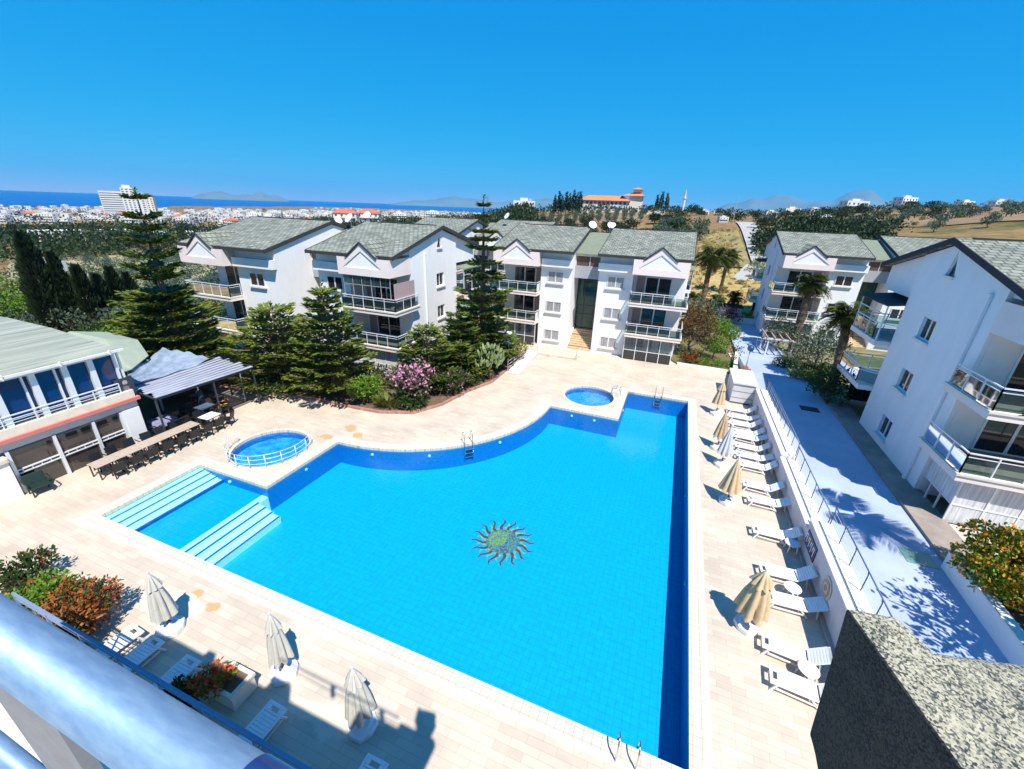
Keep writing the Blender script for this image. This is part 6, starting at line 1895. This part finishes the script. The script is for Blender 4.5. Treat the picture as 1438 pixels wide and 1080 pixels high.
# hotel block
x, y = polar(-61.0, 900)
t = thing('hotel_block', 'tall white stepped hotel standing above the far town', 'hotel', (x, y, h_ter(x, y)), radians(61) - .25)
t.scale = (.82, .82, .92)
for i, (x0, x1, y0, y1, h, mt) in enumerate([(-38, -6, -8, 8, 41, 'h_white'), (-6, 12, -9, 9, 47, 'h_white'), (12, 27, -12, 6, 40, 'h_white'), (27, 38, -10, 6, 34, 'h_cream')]):
    MB().box(x0, x1 - .02, y0, y1, -5, h).build('wing', M[mt], t)
    for f in range(1, int(h / 3.3)):
        if i == 0: MB().box(x0 + 1, x1 - 1, y0 - .2, y0 - .01, f * 3.3 + 1.2, f * 3.3 + 2.3).build('window_band', M['h_win'], t)
        else:
            for k in range(2 if i > 1 else 3):
                w = (x1 - x0) / (2 if i > 1 else 3); MB().box(x0 + w * k + .25 * w, x0 + w * k + .75 * w, y0 - .2, y0 - .01, f * 3.3 + .9, f * 3.3 + 2.4).build('window', M['h_win'], t)
MB().box(-4, 8, -4, 5, 47.01, 51).build('roof_room', M['h_white'], t)
# red-roofed villa
x, y = polar(-9.2, 292)
t = thing('villa', 'long cream villa with terracotta roofs and a tower on the hilltop', 'villa', (x, y, h_ter(x, y) + .5), radians(9.2) - .12)
MB().box(-17, 12, -5, 5, -3, 6.0).build('wall', M['h_white'], t)
m = MB(); m.add([(-18, -6, 6), (13, -6, 6), (13, 6, 6), (-18, 6, 6), (-13, 0, 8.8), (8, 0, 8.8)], [(0, 1, 5, 4), (1, 2, 5), (2, 3, 4, 5), (3, 0, 4), (3, 2, 1, 0)]); m.build('roof', M['h_terra'], t)
for f in (0, 1):
    for k in range(11):
        MB().box(-16.2 + k * 2.55, -14.8 + k * 2.55, -5.06, -5.001, f * 3 + .8, f * 3 + 2.3).build('window', M['h_win'], t)
MB().box(12.02, 20, -3, 5, -3, 9.0).build('tower', M['h_cream'], t)
m = MB(); m.add([(7, -4, 8.9), (21, -4.5, 9.01), (21, 6, 9.01), (7, 5.5, 8.9), (15, 0, 11.2), (17.5, 0, 11.2)], [(0, 1, 5, 4), (1, 2, 5), (2, 3, 4, 5), (3, 0, 4), (3, 2, 1, 0)]); m.build('tower_roof', M['h_terra'], t)
MB().box(14, 19, -2, 3, 11.0, 12.6).build('tower_top', M['h_cream'], t); m = MB(); m.add([(13, -3, 12.6), (20, -3, 12.6), (20, 4, 12.6), (13, 4, 12.6), (16.5, .5, 13.8)], [(0, 1, 4), (1, 2, 4), (2, 3, 4), (3, 0, 4), (3, 2, 1, 0)]); m.build('top_roof', M['h_terra'], t)
t = thing('terrace_wall', 'pale stone terrace wall below the red-roofed villa', 'wall', (*polar(-7.5, 276), h_ter(*polar(-7.5, 276))), radians(7.5))
MB().box(-26, 24, 0, .8, -2, 1.6).build('wall', M['stone'], t)
# other landmarks: (mesh, az, range, turn, scale, label)
HB = [(HM[0], -19.6, 330, .3, 1.5, 'plain white flat-roofed block right of the tall conifer top'), (HM[5], -41.2, 420, .5, 1.5, 'red-roofed white house left of the pair behind the left building'), (HM[5], -38.6, 430, .45, 1.5, 'red-roofed white house, right one of the pair behind the left building'),
      (HM[2], -43.5, 240, .6, 1.0, 'small red-roofed house amid trees above the left building roof'), (HM[2], -41.8, 235, .3, .9, 'red-roofed cottage below the pair of red-roofed houses'), (HM[3], -35, 600, .5, 1.0, 'wide low white hall beyond the dark wood'), (HM[3], -31, 640, .4, 1.1, 'second wide white hall beyond the dark wood'),
      (HM[4], 1.6, 330, .2, .8, 'cream house left of the hilltop group with a reddish storey'), (HM[4], 3.6, 325, -.2, .9, 'cream house right of the reddish one on the hill'), (HM[0], 8.5, 340, .2, .8, 'small pale house on the skyline before the blue mountains'), (HM[4], 10.4, 320, .1, .9, 'cream house under the right slope of the first blue mountain'),
      (HM[0], 12.4, 340, .3, .8, 'little white house between the two hilltop blocks'), (HM[1], 15.6, 315, .3, 1.05, 'largest cream apartment block on the right skyline'), (HM[1], 19.4, 330, .5, .85, 'grey and white unfinished block on the right skyline'), (HM[4], 23.5, 340, .4, .7, 'low cream house behind the olive hill'),
      (HM[0], 25.6, 345, .2, .8, 'low white house behind the top of the olive hill'), (HM[4], 27.6, 350, .2, .8, 'house at the far right end of the skyline'), (HM[0], 3.9, 208, .3, .45, 'small white shed at the top of the mown field'), (HM[0], 13.6, 215, .2, .5, 'small white tank house among the slope trees'),
      (HM[0], -68.2, 148, .3, .6, 'white hut with a dark roof edge among the trees at the left edge')]
for me, az, r_, rz, s, lb in HB: house(me, az, r_, rz, s * (.68 if az > 0 else .85), lb, None)
t = thing('minaret', 'slim white minaret on the skyline left of the hilltop houses', 'minaret', (*polar(-.6, 420), h_ter(*polar(-.6, 420))))
MB().tube([(0, 0, 0), (0, 0, 14)], 1.0, 10).build('shaft', M['h_white'], t); MB().tube([(0, 0, 11), (0, 0, 11.8)], 1.6, 10).build('gallery', M['h_white'], t); MB().lathe([(1.1, 14.0), (.05, 19)], n=10).build('spire', M['h_grey'], t)
t = thing('power_pylon', 'thin lattice pylon top on the skyline behind the tall conifer', 'pylon', (*polar(-24.2, 300), h_ter(*polar(-24.2, 300))))
m = MB()
for s in (-1, 1):
    m.bar((s * 1.2, 0, 0), (s * .25, 0, 17), .16, .16); m.bar((0, s * 1.2, 0), (0, s * .25, 17), .16, .16)
m.build('mast', M['grey'], t)
m = MB()
for z, w in ((13.5, 2.6), (15.2, 2.0), (16.8, 1.4)): m.bar((-w, 0, z), (w, 0, z), .16, .2)
m.build('crossarms', M['grey'], t)
for az, r_, h in ((-12.3, 240, 8), (5.0, 200, 9), (-11.0, 250, 6)):
    x, y = polar(az, r_); o = MB().tube([(0, 0, -.5), (0, 0, h)], .12, 6).tube([(0, 0, h), (.9, 0, h + .3)], .06, 5).build('street_pole', M['grey']); o.location = (x, y, h_ter(x, y))
    tag(o, {-12.3: 'thin pole left of the terracotta villa', 5.0: 'lamp pole by the gravel road on the hill', -11.0: 'short pole in front of the terracotta villa'}[az], 'pole')

x, y = polar(19.6, 128)
t = thing('low_roof_building', 'long low flat white roof behind the far right building', 'building', (x, y, h_ter(x, y) - 1.2), radians(-14))
MB().box(-9, 9, -4, 4, -2, 2.4).build('wall', M['h_cream'], t); MB().box(-9.4, 9.4, -4.4, 4.4, 2.401, 2.7).build('roof', M['h_white'], t)
for k, (px, py) in enumerate(((-4, 1), (3.5, 0), (7, 1.5))): MB().box(px - .7, px + .7, py - .5, py + .5, 2.701, 3.5).build('water_tank', M['h_white'], t)

# ------------------------------------------------------------------ haze over the plain and the sea
hz = MB().box(-23000, 23000, -23000, 23000, -52, 1010)
hm = bpy.data.materials.new('haze'); hm.use_nodes = True
nt = hm.node_tree; nt.nodes.clear()
ho = nt.nodes.new('ShaderNodeOutputMaterial'); hv = nt.nodes.new('ShaderNodeVolumePrincipled')
hv.inputs['Color'].default_value = (.12, .58, 1.0, 1); hv.inputs['Density'].default_value = 4.5e-5
hv.inputs['Anisotropy'].default_value = 0.0
nt.links.new(hv.outputs[0], ho.inputs['Volume'])
o = struct(hz, 'haze', hm, 'stuff')
